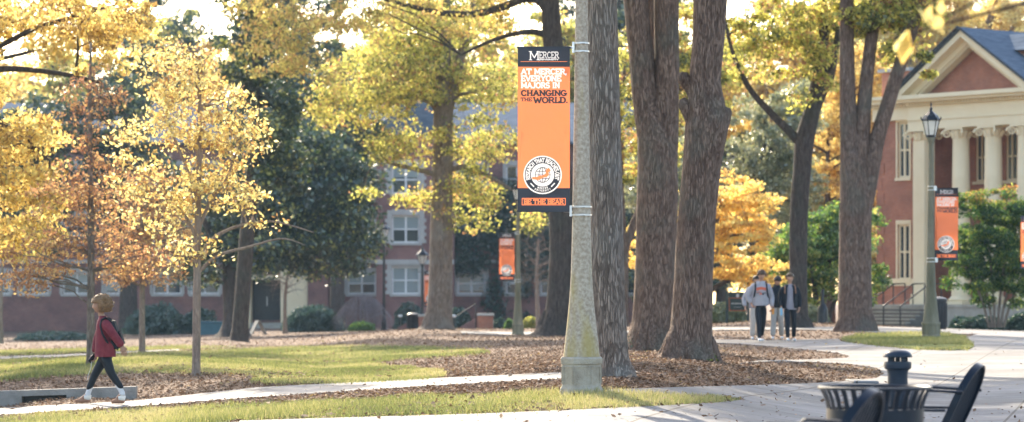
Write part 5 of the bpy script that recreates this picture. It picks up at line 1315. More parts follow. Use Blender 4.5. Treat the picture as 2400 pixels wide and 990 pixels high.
# ---------------------------------------------------------------- foreground metal furniture
def trash_can():
    b=W(2051,905,370); z0=tz(b.x,b.y)+.02; b.z=z0; H=EYE+(HZ-905)/370-z0
    t=thing('slatted_bin','black slatted metal litter bin with flared rim in the foreground','litter bin',b)
    ir=.29
    prof=[(ir-.01,.08),(ir-.004,H-.40),(ir+.002,H-.25),(ir+.006,H-.15),(ir+.015,H-.10),(ir+.032,H-.055),(ir+.056,H-.012)]
    ns=30
    m=MB()
    for k in range(ns):
        a=2*PI*k/ns; ca,sa=math.cos(a),math.sin(a); w=.016
        vs=[];fs=[]
        for (r,z) in prof:
            for dr,dw in ((0,-w),(0,w),(.008,w),(.008,-w)):
                vs.append(((r+dr)*ca-dw*sa,(r+dr)*sa+dw*ca,z))
        for i in range(len(prof)-1):
            for q in range(4): fs.append((i*4+q,i*4+(q+1)%4,i*4+4+(q+1)%4,i*4+4+q))
        m.add(vs,fs)
    m.build('slats',M['blackmetal'],t)
    m=MB()
    rr=ir+.066
    m.lathe([(rr-.014,H-.008),(rr-.006,H),(rr+.004,H-.004),(rr+.005,H-.014),(rr-.004,H-.02),(rr-.014,H-.014),(rr-.014,H-.008)],64,cap=False); m.build('rim',M['blackmetal'],t,smooth=True)
    for z in (H-.225,.1):
        m=MB(); m.lathe([(ir+.009,z),(ir+.017,z+.002),(ir+.017,z+.083),(ir+.009,z+.085)],48,cap=False); m.build('band',M['blackmetal'],t,smooth=True)
    m=MB(); m.lathe([(ir-.07,.06),(ir-.06,H-.45)],32); m.build('liner',M['blackmetal'],t,smooth=True)
    m=MB(); m.lathe([(.12,-.02),(.12,.06),(.2,.062),(.2,.09)],24); m.build('foot',M['blackmetal'],t)
trash_can()
def smoker():
    b=W(2104,820,290); z0=tz(b.x,b.y)+.02; H=EYE+(HZ-820)/290-z0; b.z=z0
    t=thing('ash_receptacle','slim blue-black cylinder post with domed cap standing behind the slatted bin','ash bin',b)
    r=.083
    m=MB(); m.lathe([(.16,0),(.16,.03),(.12,.06),(.1,.12),(r+.008,.3),(r,H-.32),(r-.003,H-.2),(r+.004,H-.165),(.108,H-.15),(.112,H-.12),(.108,H-.098),(.09,H-.095)],40); m.build('body',M['smoker'],t,smooth=True)
    m=MB()
    for k in range(4):
        a=k*PI/2+.5; m.box(.075*math.cos(a)-.018,.075*math.cos(a)+.018,.075*math.sin(a)-.018,.075*math.sin(a)+.018,H-.096,H-.062)
    m.lathe([(.02,H-.096),(.02,H-.062)],10)
    m.build('spacer',M['smoker'],t)
    m=MB(); m.lathe([(.1,H-.062),(.116,H-.06),(.118,H-.05),(.105,H-.025),(.075,H-.006),(.035,H),(.002,H+.002)],40); m.build('domed_cap',M['smoker'],t,smooth=True)
M['smoker']=mat_noise('blue_black_plastic',(.010,.02,.034),(.016,.03,.05),scale=4,rough=.4,spec=.3)
smoker()
def chair(px,pytop,pxm,rz,label):
    """slatted outdoor chair; local: faces -x, back leans to +x, width along y"""
    b=W(px,pytop,pxm); z0=tz(b.x,b.y)+.02; top=b.z-z0; b.z=z0
    t=thing('metal_chair',label,'chair',b,rz,'black slatted metal chairs')
    lean=.62; hw=.27
    def BP(y,s,dx=0): # s: height along back from seat 0..L
        # gently bowed back
        z=.44+s*.95; x=-.02-(top-z)*lean*.75+dx -.1*(y/hw)**2*0
        return Vector((x+.02,y,z))
    Lz=(top-.44)/.95
    # rim outline: rounded top
    def outline():
        pts=[(-hw,0)]; 
        pts+=[(-hw,Lz*.45)]
        for k in range(13):
            a=PI-PI*k/12; pts.append((hw*math.cos(a),Lz*.5+Lz*.5*math.sin(a)))
        pts+=[(hw,Lz*.45),(hw,0)]; return pts
    O=outline(); vs=[];fs=[]
    nrm=Vector((.8,0,-.6*lean)).normalized()
    m=MB(); wid=.05
    for (y,s) in O:
        p=BP(y,s); q=BP(y*.93,s if s<=Lz*.45 else s-.018*(s/Lz)); 
        for v in (p-nrm*wid*.5,p+nrm*wid*.5,q+nrm*wid*.5,q-nrm*wid*.5): vs.append(v)
    for i in range(len(O)-1):
        for k in range(4): fs.append((i*4+k,i*4+(k+1)%4,i*4+4+(k+1)%4,i*4+4+k))
    m.add(vs,fs+[(0,1,2,3)]); fr=m.build('back_frame',M['blackmetal'],t,smooth=True)
    m=MB(); n=11
    for k in range(n):
        y=-hw*.88+2*hw*.88*k/(n-1); smax=Lz*.5+Lz*.5*math.sqrt(max(0,1-(y/hw)**2))-.012
        for s0,s1 in ((0,smax),):
            p0=BP(y,s0);p1=BP(y,s1); w=.009
            q=[]
            for p in (p0,p1):
                for dy,dn in ((-w,-.004),(w,-.004),(w,.004),(-w,.004)): q.append(p+Vector((0,dy,0))+nrm*dn)
            m.add(q,[(0,1,2,3),(4,7,6,5),(0,4,5,1),(1,5,6,2),(2,6,7,3),(3,7,4,0)])
    m.build('back_slats',M['blackmetal'],t)
    sx0=BP(0,0).x
    m=MB()
    for k in range(10): m.box(sx0-.5+k*.05,sx0-.5+k*.05+.035,-hw,hw,.43,.445)
    m.build('seat',M['blackmetal'],t)
    for s in (-1,1):
        y=s*(hw+.015)
        m=MB(); m.tube([(sx0+.02,y,.44),(sx0-.2,y,.425),(sx0-.5,y,.43),(sx0-.52,y,.3),(sx0-.5,y,0)],.014,8); m.tube([(sx0-.1,y,.43),(sx0+.06,y,0)],.014,8); m.build('leg',M['blackmetal'],t)
        m=MB(); xa=BP(0,(.92-.44)/.95).x-.03; m.tube([(xa,y,min(.86,top-.2)),(xa-.42,y,min(.875,top-.18)),(xa-.48,y,min(.84,top-.22)),(xa-.5,y,.43)],.011,8); m.tube([(xa-.13,y,min(.73,top-.33)),(xa-.49,y,min(.73,top-.33))],.010,6); m.build('armrest',M['blackmetal'],t)
chair(2298,853,325,R(-22),'black slatted chair with reclined rounded back, right of the slatted bin')
chair(2052,912,450,R(-26),'nearest black slatted chair, its rounded back overlapping the slatted bin')
# ---------------------------------------------------------------- people
M['skin']=mat_flat('skin',(.50,.28,.19),rough=.55); M['skin_dark']=mat_flat('skin_tan',(.36,.20,.13),rough=.5)
M['hair_brown']=mat_noise('hair_brown',(.07,.04,.022),(.14,.08,.045),scale=40,rough=.5,stretch=(1,1,.3))
M['hair_curly']=mat_noise('hair_curly',(.15,.085,.042),(.36,.22,.115),scale=50,rough=.6,bump=.8,bscale=60)
M['hair_black']=mat_noise('hair_black',(.02,.015,.012),(.05,.035,.025),scale=40,rough=.45)
M['maroon']=mat_noise('maroon_knit',(.15,.022,.034),(.22,.04,.05),scale=9,rough=.85,bump=.4,bscale=50)
M['leggings']=mat_noise('dark_leggings',(.005,.009,.013),(.009,.015,.021),scale=6,rough=.6)
M['blackcloth']=mat_noise('black_cloth',(.01,.013,.018),(.022,.027,.034),scale=8,rough=.8)
M['hoodie']=mat_noise('grey_hoodie',(.36,.34,.37),(.46,.44,.47),scale=10,rough=.9,bump=.2,bscale=30)
M['greypants']=mat_noise('grey_trousers',(.33,.3,.27),(.44,.41,.38),scale=8,rough=.9)
M['palepants']=mat_noise('pale_trousers',(.5,.42,.36),(.6,.52,.46),scale=8,rough=.9)
M['tee']=mat_flat('grey_tee',(.30,.28,.32),rough=.9)
M['shoe_white']=mat_flat('white_shoe',(.72,.71,.70)); M['sock']=mat_flat('white_sock',(.6,.59,.58),rough=.9)
M['suede']=mat_flat('tan_suede',(.34,.17,.10),rough=.9); M['fleece']=mat_flat('fleece_trim',(.75,.68,.58),rough=.95)
M['print_orange']=mat_flat('print_orange',(.72,.16,.09)); M['phone']=mat_flat('phone_black',(.02,.02,.025),rough=.2); M['cup']=mat_flat('orange_cup',(.75,.3,.06)); M['bottle']=mat_flat('blue_bottle',(.25,.5,.68),rough=.2)
def skinned(verts,edges,rad,mat,name,parent,sub=2,extra=None):
    me=bpy.data.meshes.new('s'); me.from_pydata([tuple(v) for v in verts],edges,[]); o=bpy.data.objects.new('s',me); COL.objects.link(o)
    md=o.modifiers.new('k','SKIN'); md.use_smooth_shade=True; md.branch_smoothing=.3
    sv=me.skin_vertices[0].data
    for i,r in enumerate(rad): sv[i].radius=r if isinstance(r,tuple) else (r,r)
    sv[0].use_root=True
    s=o.modifiers.new('u','SUBSURF'); s.levels=sub; s.render_levels=sub
    dg=bpy.context.evaluated_depsgraph_get(); dg.update(); m2=bpy.data.meshes.new_from_object(o.evaluated_get(dg)); bpy.data.objects.remove(o)
    if extra is not None:
        bm=bmesh.new(); bm.from_mesh(m2)
        for ex in extra: bm.from_mesh(ex)
        bm.to_mesh(m2); bm.free()
    m2.materials.clear()
    return link(name,m2,mat,parent,True)
def chain(pts,rads,mat,name,parent,sub=2): return skinned(pts,[(i,i+1) for i in range(len(pts)-1)],rads,mat,name,parent,sub)
def loft(rings,mat,name,parent,n=20,cap=True,fold=0,seed=0):
    """rings: (centre, rx, ry[, rotation z]) horizontal ellipses"""
    m=MB(); vs=[];fs=[]
    r=random.Random(seed); ph=[r.uniform(0,6) for _ in range(4)]
    for i,q in enumerate(rings):
        c,rx,ry=q[:3]; rot=q[3] if len(q)>3 else 0
        for k in range(n):
            a=2*PI*k/n; w=1+fold*(math.sin(5*a+ph[0]+i*.7)+.6*math.sin(9*a+ph[1]-i*.9))*(i/len(rings))
            x=rx*math.cos(a)*w; y=ry*math.sin(a)*w
            vs.append((c[0]+x*math.cos(rot)-y*math.sin(rot),c[1]+x*math.sin(rot)+y*math.cos(rot),c[2]))
    for i in range(len(rings)-1):
        for k in range(n):
            j=(k+1)%n; fs.append((i*n+k,i*n+j,(i+1)*n+j,(i+1)*n+k))
    if cap: fs+= [tuple(range(n)),tuple(range((len(rings)-1)*n,len(rings)*n))]
    m.add(vs,fs); return m.build(name,mat,parent,smooth=True)
def head_mesh(c,h,yaw,pitch=0):
    """head of height h centred at c; faces local -y before yaw"""
    bm=bmesh.new(); bmesh.ops.create_uvsphere(bm,u_segments=28,v_segments=20,radius=1)
    for v in bm.verts:
        x,y,z=v.co
        sx=.36*h*(1-.16*max(0,-z)**1.5); sy=.44*h; sz=.5*h
        X=x*sx; Y=y*sy; Z=z*sz
        if y<0:   # face side
            f=-y
            if z<-.2: Y+=.05*h*f*(-z-.2)   # chin
            nose=math.exp(-((x/.16)**2))*math.exp(-(((z+.12)/.16)**2)); Y-=.10*h*nose*f
            brow=math.exp(-((z-.16)/.08)**2)*math.exp(-(x/.5)**2); Y-=.02*h*brow
            eye=math.exp(-(((abs(x)-.33)/.12)**2))*math.exp(-(((z-.03)/.07)**2)); Y+=.035*h*eye
            lip=math.exp(-((x/.22)**2))*math.exp(-(((z+.45)/.05)**2)); Y-=.03*h*lip
            chin=math.exp(-((x/.3)**2))*math.exp(-(((z+.78)/.14)**2)); Y-=.045*h*chin
        ear=math.exp(-(((z+.05)/.2)**2))*math.exp(-(((y-.05)/.14)**2))
        if abs(x)>.9: X*=1+.14*ear
        v.co=(X,Y,Z)
    bm.transform(Matrix.Translation(c)@Matrix.Rotation(yaw,4,'Z')@Matrix.Rotation(pitch,4,'X'))
    me=bpy.data.meshes.new('h'); bm.to_mesh(me); bm.free(); return me
def hair_mesh(c,h,yaw,pitch,mat,parent,style,seed=1):
    bm=bmesh.new(); bmesh.ops.create_uvsphere(bm,u_segments=40,v_segments=30,radius=1)
    for v in list(bm.verts):
        x,y,z=v.co; n=mn.noise(Vector((x,y,z))*(5 if style=='curly' else 3)+Vector((seed,0,0)))
        if style=='curly':
            k=1.0+.16*n+.07*mn.noise(Vector((x,y,z))*12); X,Y,Z=x*.58*h*k,(y*.66+.16)*h*k,(z*.6+.10)*h*k
            if z<-.35: Z*= 1.0; X*=.9
        else:
            k=1.03+.06*n; X,Y,Z=x*.40*h*k,(y*.46+.03)*h*k,(z*.47+.07)*h*k
        v.co=(X,Y,Z)
    # open the face
    lim=(-.06 if style=='curly' else -.20)
    dele=[v for v in bm.verts if (v.co.y<lim*h and v.co.z<(.20 if style=='curly' else .2)*h) or (v.co.z<-(.42 if style=='curly' else .12)*h) or (style!='curly' and v.co.y<-.05*h and v.co.z<.05*h)]
    bmesh.ops.delete(bm,geom=dele,context='VERTS')
    bm.transform(Matrix.Translation(c)@Matrix.Rotation(yaw,4,'Z')@Matrix.Rotation(pitch,4,'X'))
    me=bpy.data.meshes.new('h'); bm.to_mesh(me); bm.free()
    o=link('hair',me,mat,parent,True)
    s=o.modifiers.new('s','SOLIDIFY'); s.thickness=.018; s.offset=1
    r=random.Random(seed); m=MB(); m.xf=Matrix.Translation(c)@Matrix.Rotation(yaw,4,'Z')@Matrix.Rotation(pitch,4,'X')
    if style=='curly':
        for _ in range(420):
            z=r.uniform(-.75,1); a=r.uniform(0,2*PI); q=math.sqrt(1-z*z); x,y=q*math.cos(a),q*math.sin(a)
            if y<-.2 and z<.42: continue
            k=r.uniform(.92,1.12); p=Vector((x*.59*h*k,(y*.66+.16)*h*k,(z*.6+.10)*h*k)); rad=r.uniform(.010,.019); ax=Vector((r.gauss(0,1),r.gauss(0,1),r.gauss(0,1))).normalized(); u=ax.orthogonal().normalized(); w=ax.cross(u)
            ph=r.uniform(0,6); m.tube([p+(u*math.cos(ph+t*1.1)+w*math.sin(ph+t*1.1))*rad+ax*(t*.006) for t in range(7)],.0035,3)
    else:
        for _ in range(160):
            z=r.uniform(.05,1); a=r.uniform(0,2*PI); q=math.sqrt(1-z*z); x,y=q*math.cos(a),q*math.sin(a)
            if y<-.45 and z<.5: continue
            p=Vector((x*.41*h,(y*.47+.03)*h,(z*.48+.08)*h)); d=Vector((r.gauss(0,.4),-.5+r.gauss(0,.4),.3)).normalized()*.03; m.tube([p,p+d*.5+Vector((0,0,.006)),p+d],[.006,.005,.002],3)
    m.build('hair_strands',mat,parent,fix=False)
    return o
def eyes_mesh(c,h,yaw,pitch,parent):
    m=MB(); m.xf=Matrix.Translation(c)@Matrix.Rotation(yaw,4,'Z')@Matrix.Rotation(pitch,4,'X')
    for s in (-1,1):
        q=Vector((s*.125*h,-.365*h,.02*h)); m.lathe([(.001,-.02*h),(.03*h,-.012*h),(.036*h,0),(.03*h,.012*h),(.001,.02*h)],8,tuple(q))
    return m.build('eyes',M['hair_black'],parent,smooth=True)
def hand_meshes(wrist,direction,palm_n,curl=.5,s=1.0,thumb=1):
    """returns list of meshes for palm and five fingers"""
    d=Vector(direction).normalized(); n=Vector(palm_n).normalized(); side=d.cross(n).normalized()*thumb; w=Vector(wrist)
    out=[]
    def sk(pts,rad):
        me=bpy.data.meshes.new('s'); me.from_pydata([tuple(p) for p in pts],[(i,i+1) for i in range(len(pts)-1)],[]); o=bpy.data.objects.new('s',me); COL.objects.link(o)
        o.modifiers.new('k','SKIN').use_smooth_shade=True; sv=me.skin_vertices[0].data
        for i,r in enumerate(rad): sv[i].radius=r if isinstance(r,tuple) else (r,r)
        sv[0].use_root=True; o.modifiers.new('u','SUBSURF').levels=1
        dg=bpy.context.evaluated_depsgraph_get(); dg.update(); m2=bpy.data.meshes.new_from_object(o.evaluated_get(dg)); bpy.data.objects.remove(o); out.append(m2)
    m=MB(); vs=[]
    for f,hw,th in ((0,.022,.016),(.35,.034,.016),(.75,.042,.014),(1,.04,.012)):
        c=w+d*(f*.085*s)
        for a,b in ((-1,-1),(1,-1),(1,1),(-1,1)): vs.append(c+side*(a*hw*s)+n*(b*th*s))
    fs=[(0,1,2,3),(12,15,14,13)]
    for i in range(3):
        for k in range(4): fs.append((i*4+k,i*4+(k+1)%4,i*4+4+(k+1)%4,i*4+4+k))
    m.add(vs,fs); out.append(m.mesh())
    for i,(o_,L) in enumerate(((.032,.068),(.011,.078),(-.011,.073),(-.032,.056))):
        p=w+d*.075*s+side*(o_*s); a=0; pts=[p]; 
        for k,f in enumerate((.45,.32,.25)):
            a+=curl*(.75+.06*i); p=p+(d*math.cos(a)+n*math.sin(a))*(L*f*s); pts.append(p)
        sk(pts,[.0095*s,.009*s,.0085*s,.007*s])
    p=w+d*.02*s+side*.025*s; p1=p+(d*.5+side*.75+n*.3).normalized()*.035*s; p2=p1+(d*.85+side*.3+n*.5).normalized()*.03*s; p3=p2+(d*.9+n*.5).normalized()*.022*s
    sk([p,p1,p2,p3],[.012*s,.0105*s,.0095*s,.008*s]); return out
def person(label,loc,spec,rz=0,scale=1):
    t=thing('person',label,'person',loc,rz); t.scale=(scale,)*3; J=spec['J']; V=lambda k:Vector(J[k])
    hh=spec.get('head_h',.235)
    sk=M[spec.get('skin','skin')]
    # body
    keys=['pelvis','waist','chest','neckbase','neck','head','lsh','lel','lwr','rsh','rel','rwr','lhip','lkn','lan','ltoe','rhip','rkn','ran','rtoe']
    idx={k:i for i,k in enumerate(keys)}
    edges=[('pelvis','waist'),('waist','chest'),('chest','neckbase'),('neckbase','neck'),('neck','head'),('chest','lsh'),('lsh','lel'),('lel','lwr'),('chest','rsh'),('rsh','rel'),('rel','rwr'),('pelvis','lhip'),('lhip','lkn'),('lkn','lan'),('lan','ltoe'),('pelvis','rhip'),('rhip','rkn'),('rkn','ran'),('ran','rtoe')]
    rad={'pelvis':.095,'waist':.1,'chest':.115,'neckbase':.06,'neck':.052,'head':.06,'lsh':.052,'lel':.038,'lwr':.026,'rsh':.052,'rel':.038,'rwr':.026,'lhip':.07,'lkn':.04,'lan':.03,'ltoe':.022,'rhip':.07,'rkn':.04,'ran':.03,'rtoe':.022}
    yaw,pitch=spec['yaw'],spec.get('pitch',0)
    ex=[head_mesh(V('head'),hh,yaw,pitch)]
    for sd in ('l','r'):
        if spec.get(sd+'hand',True):
            d=(V(sd+'wr')-V(sd+'el')).normalized()+Vector(spec.get(sd+'hdir',(0,0,0))); ex+=hand_meshes(V(sd+'wr')-d.normalized()*.01,d,spec.get(sd+'palm',(0,1,0)),spec.get(sd+'curl',.5),1.05,spec.get(sd+'thumb',1))
    b=skinned([V(k) for k in keys],[(idx[a],idx[c]) for a,c in edges],[rad[k] for k in keys],sk,'body',t,2,ex)
    hair_mesh(V('head'),hh,yaw,pitch,M[spec['hair']],t,spec.get('hairstyle','short'),spec.get('seed',1)); eyes_mesh(V('head'),hh,yaw,pitch,t)
    # trousers
    tr=spec['legs']; k=tr.get('loose',1.0)
    skinned([V('pelvis')+Vector((0,0,.06)),V('pelvis'),V('lhip'),V('lkn'),V('lan')+Vector((0,0,tr.get('cuff',-.01))),V('rhip'),V('rkn'),V('ran')+Vector((0,0,tr.get('cuff',-.01)))],
        [(0,1),(1,2),(2,3),(3,4),(1,5),(5,6),(6,7)],[(.145,.12),(.14,.12),.098*k,.07*k,.052*k*tr.get('hem',1),.098*k,.07*k,.052*k*tr.get('hem',1)],M[tr['mat']],'trousers',t)
    for sd in ('l','r'):
        a=V(sd+'an');q=V(sd+'toe'); d=(q-a);d.z=0;d.normalize(); g=q.z-.035
        heel=a-d*.05; 
        chain([Vector((heel.x,heel.y,g+.045)),Vector((a.x,a.y,g+.05))+d*.03,Vector((q.x,q.y,g+.038)),Vector((q.x,q.y,g+.034))+d*.055],[(.042,.045),(.046,.05),(.044,.035),(.036,.028)],M[spec['shoe']],'shoe',t)
        if spec.get('sock'):
            kn=V(sd+'kn'); up=(kn-a).normalized(); m=MB(); m.tube([a+up*.17,a+up*.08,a+up*.0,a-Vector((0,0,.035))],[.044,.042,.043,.05],16); m.build('sock',M[spec['sock']],t,smooth=True)
        if spec.get('trim'):
            m=MB(); m.tube([Vector((a.x,a.y,g+.085))-d*.045,Vector((a.x,a.y,g+.095)),Vector((a.x,a.y,g+.085))+d*.055],[.045,.058,.042],12); m.build('shoe_trim',M[spec['trim']],t,smooth=True)
    return t
def sleeve(p,parent,mat,r=(.072,.062,.052),name='sleeve'):
    chain(p,[r[0],(r[0]+r[1])/2,r[1],(r[1]+r[2])/2,r[2]] if len(p)==5 else list(r),mat,name,parent)

# walking woman (faces -x)
def woman():
    s=1/151; f=lambda px,py,y=0:((px-235)*s,y,(948-py)*s)
    J=dict(pelvis=f(247,838),waist=f(246,806),chest=f(245,765),neckbase=f(241,744),neck=f(237,735),head=f(233.5,714),
      lsh=f(240,753,.15),lel=f(222,797,.19),lwr=f(218,831,.15), rsh=f(250,753,-.17),rel=f(274,787,-.24),rwr=f(291,812,-.22),
      lhip=f(245,838,.08),lkn=f(222,874,.08),lan=f(204,925,.07),ltoe=f(180,942,.07), rhip=f(249,838,-.08),rkn=f(263,876,-.08),ran=f(289,921,-.08),rtoe=f(270,943,-.08))
    sp=dict(J=J,yaw=-PI/2,pitch=R(4),hair='hair_curly',hairstyle='curly',skin='skin_dark',legs=dict(mat='leggings',loose=1.0,cuff=.045),shoe='suede',sock='sock',trim='fleece',head_h=.235,lcurl=.8,rcurl=.45,lpalm=(-.3,-.9,0),rpalm=(0,.8,-.4),lhdir=(.1,0,-.3),rhdir=(-.1,0,-.5))
    loc=WG(235,155); loc.z+=.03
    t=person('woman walking left in maroon sweater and dark leggings, black backpack, curly blond-brown hair',loc,sp)
    t.scale=(.955,)*3
    # sweater body: slit hem, longer at the back
    rings=[(f(247,836),.165,.155),(f(247,822),.165,.155),(f(246,800),.15,.15),(f(245,780),.135,.16),(f(245,765),.13,.175),(f(245,752),.115,.165),(f(243,744),.08,.10),(f(240,738),.058,.06)]
    loft([(Vector(a),b,c) for a,b,c in rings],M['maroon'],'sweater',t,28,fold=-.0)
    chain([Vector(J['lsh'])+Vector((.02,-.03,.01)),(Vector(J['lsh'])+Vector(J['lel']))/2,Vector(J['lel']),(Vector(J['lel'])+Vector(J['lwr']))/2,Vector(J['lwr'])+Vector((0,0,.02))],[.085,.074,.062,.06,.058],M['maroon'],'sleeve',t)
    chain([Vector(J['rsh'])+Vector((-.03,.05,.02)),Vector(f(258,766,-.2)),Vector(J['rel']),Vector(f(284,800,-.23)),Vector(f(292,812,-.22))],[.088,.08,.07,.066,.07],M['maroon'],'sleeve',t)
    # hem flap
    m=MB(); m.prism([((250-235)*s,(948-834)*s),((274-235)*s,(948-836)*s),((268-235)*s,(948-800)*s),((252-235)*s,(948-800)*s)],-.165,-.13); m.build('hem',M['maroon'],t,smooth=False)
    # backpack
    m=MB(); m.xf=Matrix.Translation(f(268,778))@Matrix.Rotation(R(-18),4,'Y'); m.bbox(-.06,.07,-.15,.15,-.26,.2,.03); m.bbox(.072,.105,-.11,.11,-.22,0,.015); m.xf=None; bp=m.build('backpack',M['blackcloth'],t)
    bp.name='backpack'
    for y in (-.115,.115):
        m=MB(); m.tube([f(262,749,y),f(250,742,y),f(241,748,y*1.25),f(238.5,762,y*1.35),f(243,780,y*1.4),f(254,800,y*1.35),f(264,812,y)],.017,6,ey=1.6); m.build('strap',M['blackcloth'],bp)
    m=MB(); m.tube([f(264,798,-.17),f(275,812,-.19),f(281,818,-.17)],.02,6); m.build('strap',M['blackcloth'],bp)
    # phone (held, but a thing of its own)
    L=Vector(loc); m=MB(); m.bbox(-.036,.036,-.005,.005,-.075,.075,.0015)
    o=m.build('phone',M['phone']); o.location=L+Vector(f(215,845,.105)); o.rotation_euler=(R(15),R(35),R(50)); tag(o,'dark phone held in the walking woman\'s left hand','phone')
    # thin charging cord hanging
    m=MB(); m.tube([(0,0,0),(-.01,0,-.1),(-.05,0,-.2),(-.06,0,-.28)],.004,5); o=m.build('cord',M['white']); o.location=L+Vector(f(213,852,.1)); tag(o,'thin pale cord dangling from the phone of the walking woman','cord')
woman()
def man(label,px,pxm,H,spec,lpx):
    loc=WG(px,pxm); loc.z+=.03; return person(label,loc,spec,0,H/1.84),loc
def front_J(lean=0,step=0.1,la=None,ra=None,hd=(0,-.03,1.71),feet=None):
    J=dict(pelvis=(0,0,.96),waist=(0,0,1.12),chest=(0,-.01,1.33),neckbase=(0,-.01,1.49),neck=(0,-.02,1.55),head=hd,
      lsh=(.19,0,1.43),lel=(.27,.03,1.14),lwr=(.25,-.06,.89),rsh=(-.19,0,1.43),rel=(-.27,.02,1.14),rwr=(-.25,-.05,.89),
      lhip=(.09,0,.93),lkn=(.09,-.06,.51),lan=(.07,.1,.10),ltoe=(.08,-.04,.035),rhip=(-.09,0,.93),rkn=(-.08,-.1,.51),ran=(-.06,-.22,.09),rtoe=(-.07,-.37,.035))
    if la: J.update(la)
    if ra: J.update(ra)
    if feet: J.update(feet)
    return J
def torso(t,mat,name,w=1.0,zb=.9,collar=True,open_=False):
    loft([((0,0,zb),.185*w,.13*w),((0,0,zb+.06),.2*w,.145*w),((0,0,1.15),.19*w,.14*w),((0,-.005,1.33),.21*w,.145*w),((0,-.005,1.42),.215*w,.135*w),((0,-.005,1.475),.15,.105),((0,-.01,1.52),.085,.08),((0,-.01,1.55),.07,.07)],M[mat],name,t,28,fold=0)
def sleeves(t,J,mat,k=1):
    for s in ('l','r'):
        a,b,c=Vector(J[s+'sh']),Vector(J[s+'el']),Vector(J[s+'wr'])
        chain([a+Vector((-.06 if s=='l' else .06,0,0)),a,(a+b)/2,b,(b+c)/2,c+(b-c).normalized()*.02],[.085*k,.085*k,.074*k,.066*k,.06*k,.052*k],M[mat],'sleeve',t)
def students():
    # grey hoodie
    J=front_J(ra=dict(rel=(-.34,.03,1.17),rwr=(-.24,-.04,.97)),la=dict(lel=(.29,.02,1.13),lwr=(.27,-.1,.88)),hd=(.015,-.07,1.70),feet=dict(ltoe=(.06,.18,.04),lan=(.05,.32,.17),lkn=(.07,.05,.53),ran=(-.05,-.27,.10),rtoe=(-.06,-.42,.05),rkn=(-.07,-.16,.53)))
    t,l1=man('tall student in grey hoodie with orange chest print, backpack and black trousers',1783,92,1.84,dict(J=J,yaw=R(8),pitch=R(22),hair='hair_brown',legs=dict(mat='blackcloth',loose=1.02),shoe='shoe_white',rcurl=.9,lcurl=.8,rpalm=(1,0,0),lpalm=(-1,0,0),rthumb=-1),0)
    torso(t,'hoodie','hoodie',1.08,.93); sleeves(t,J,'hoodie',1.1)
    loft([((0,.05,1.44),.13,.10),((0,.06,1.5),.125,.085),((0,.06,1.56),.11,.07)],M['hoodie'],'hood',t)
    m=MB()
    for i in range(4):
        for j in range(10): pass
    def onchest(x,z): return (x,-.005-.145*1.08*math.sqrt(max(0,1-(x/(.21*1.08))**2))-.006,z)
    def patch(name,mt,pts,dy=0):
        m=MB(); n=8
        (xa,za,xb,zb)=pts; vs=[];fs=[]
        for i in range(n+1):
            x=xa+(xb-xa)*i/n; a=onchest(x,za+.03*(1-abs(x)/.12)); b=onchest(x,zb+.02*(1-abs(x)/.12)); vs+=[(a[0],a[1]-dy,a[2]),(b[0],b[1]-dy,b[2])]
        for i in range(n): fs.append((2*i,2*i+2,2*i+3,2*i+1))
        m.add(vs,fs); m.build(name,mt,t,fix=False)
    patch('chest_print',M['print_orange'],(-.12,1.31,.12,1.39)); patch('chest_print',M['print_orange'],(-.12,1.26,.02,1.275)); patch('chest_print',M['blackcloth'],(-.10,1.235,.12,1.25)); patch('chest_print',M['blackcloth'],(.02,1.19,.07,1.23)); patch('chest_print',M['print_orange'],(-.04,1.185,.015,1.235))
    m=MB(); m.bbox(-.17,.17,.15,.32,1.0,1.5,.04); bp=m.build('backpack',M['blackcloth'],t)
    for s in (-1,1):
        m=MB(); m.tube([(s*.13,.16,1.48),(s*.135,.05,1.52),(s*.14,-.1,1.46),(s*.15,-.15,1.35),(s*.17,-.13,1.2),(s*.19,.05,1.08)],.022,6,ey=1); m.build('strap',M['blackcloth'],bp)
    # dark jacket over grey tee, black trousers
    J=front_J(hd=(0,-.04,1.71),feet=dict(ltoe=(.13,.0,.035),lan=(.12,.15,.12),lkn=(.11,-.03,.51),rtoe=(-.09,-.44,.045),ran=(-.08,-.29,.10),rkn=(-.09,-.18,.52)),ra=dict(rel=(-.26,.0,1.15),rwr=(-.24,-.12,.92)))
    t3,l3=man('student in dark jacket over grey tee and black trousers, rightmost of the group',1851,92,1.73,dict(J=J,yaw=R(-12),pitch=R(4),hair='hair_brown',legs=dict(mat='blackcloth',loose=1.08),shoe='shoe_white',seed=4,rcurl=1.0,lcurl=.7,rpalm=(1,0,0),lpalm=(-1,0,0),rthumb=-1),0)
    torso(t3,'tee','tee_shirt',.95,.86)
    for s in (-1,1):
        m=MB(); vs=[];fs=[]; n=12
        zs=[.9,1.0,1.15,1.33,1.42,1.48,1.53]; rx=[.215,.225,.215,.235,.235,.17,.10]; ry=[.17,.175,.165,.17,.155,.125,.1]; open0=[.55,.5,.42,.36,.34,.4,.5]
        for z,a,b,o in zip(zs,rx,ry,open0):
            for k in range(n+1):
                an=-PI/2+s*(o+(PI-o)*k/n); vs.append((a*math.cos(an),b*math.sin(an),z))
        for i in range(len(zs)-1):
            for k in range(n): fs.append((i*(n+1)+k,i*(n+1)+k+1,(i+1)*(n+1)+k+1,(i+1)*(n+1)+k))
        m.add(vs,fs); o=m.build('jacket_front',M['blackcloth'],t3,smooth=True,fix=False); q=o.modifiers.new('s','SOLIDIFY'); q.thickness=.015
    sleeves(t3,J,'blackcloth',1.12)
    m=MB(); m.bbox(-.15,.15,.17,.3,1.05,1.5,.04); bp=m.build('backpack',M['suede'],t3)
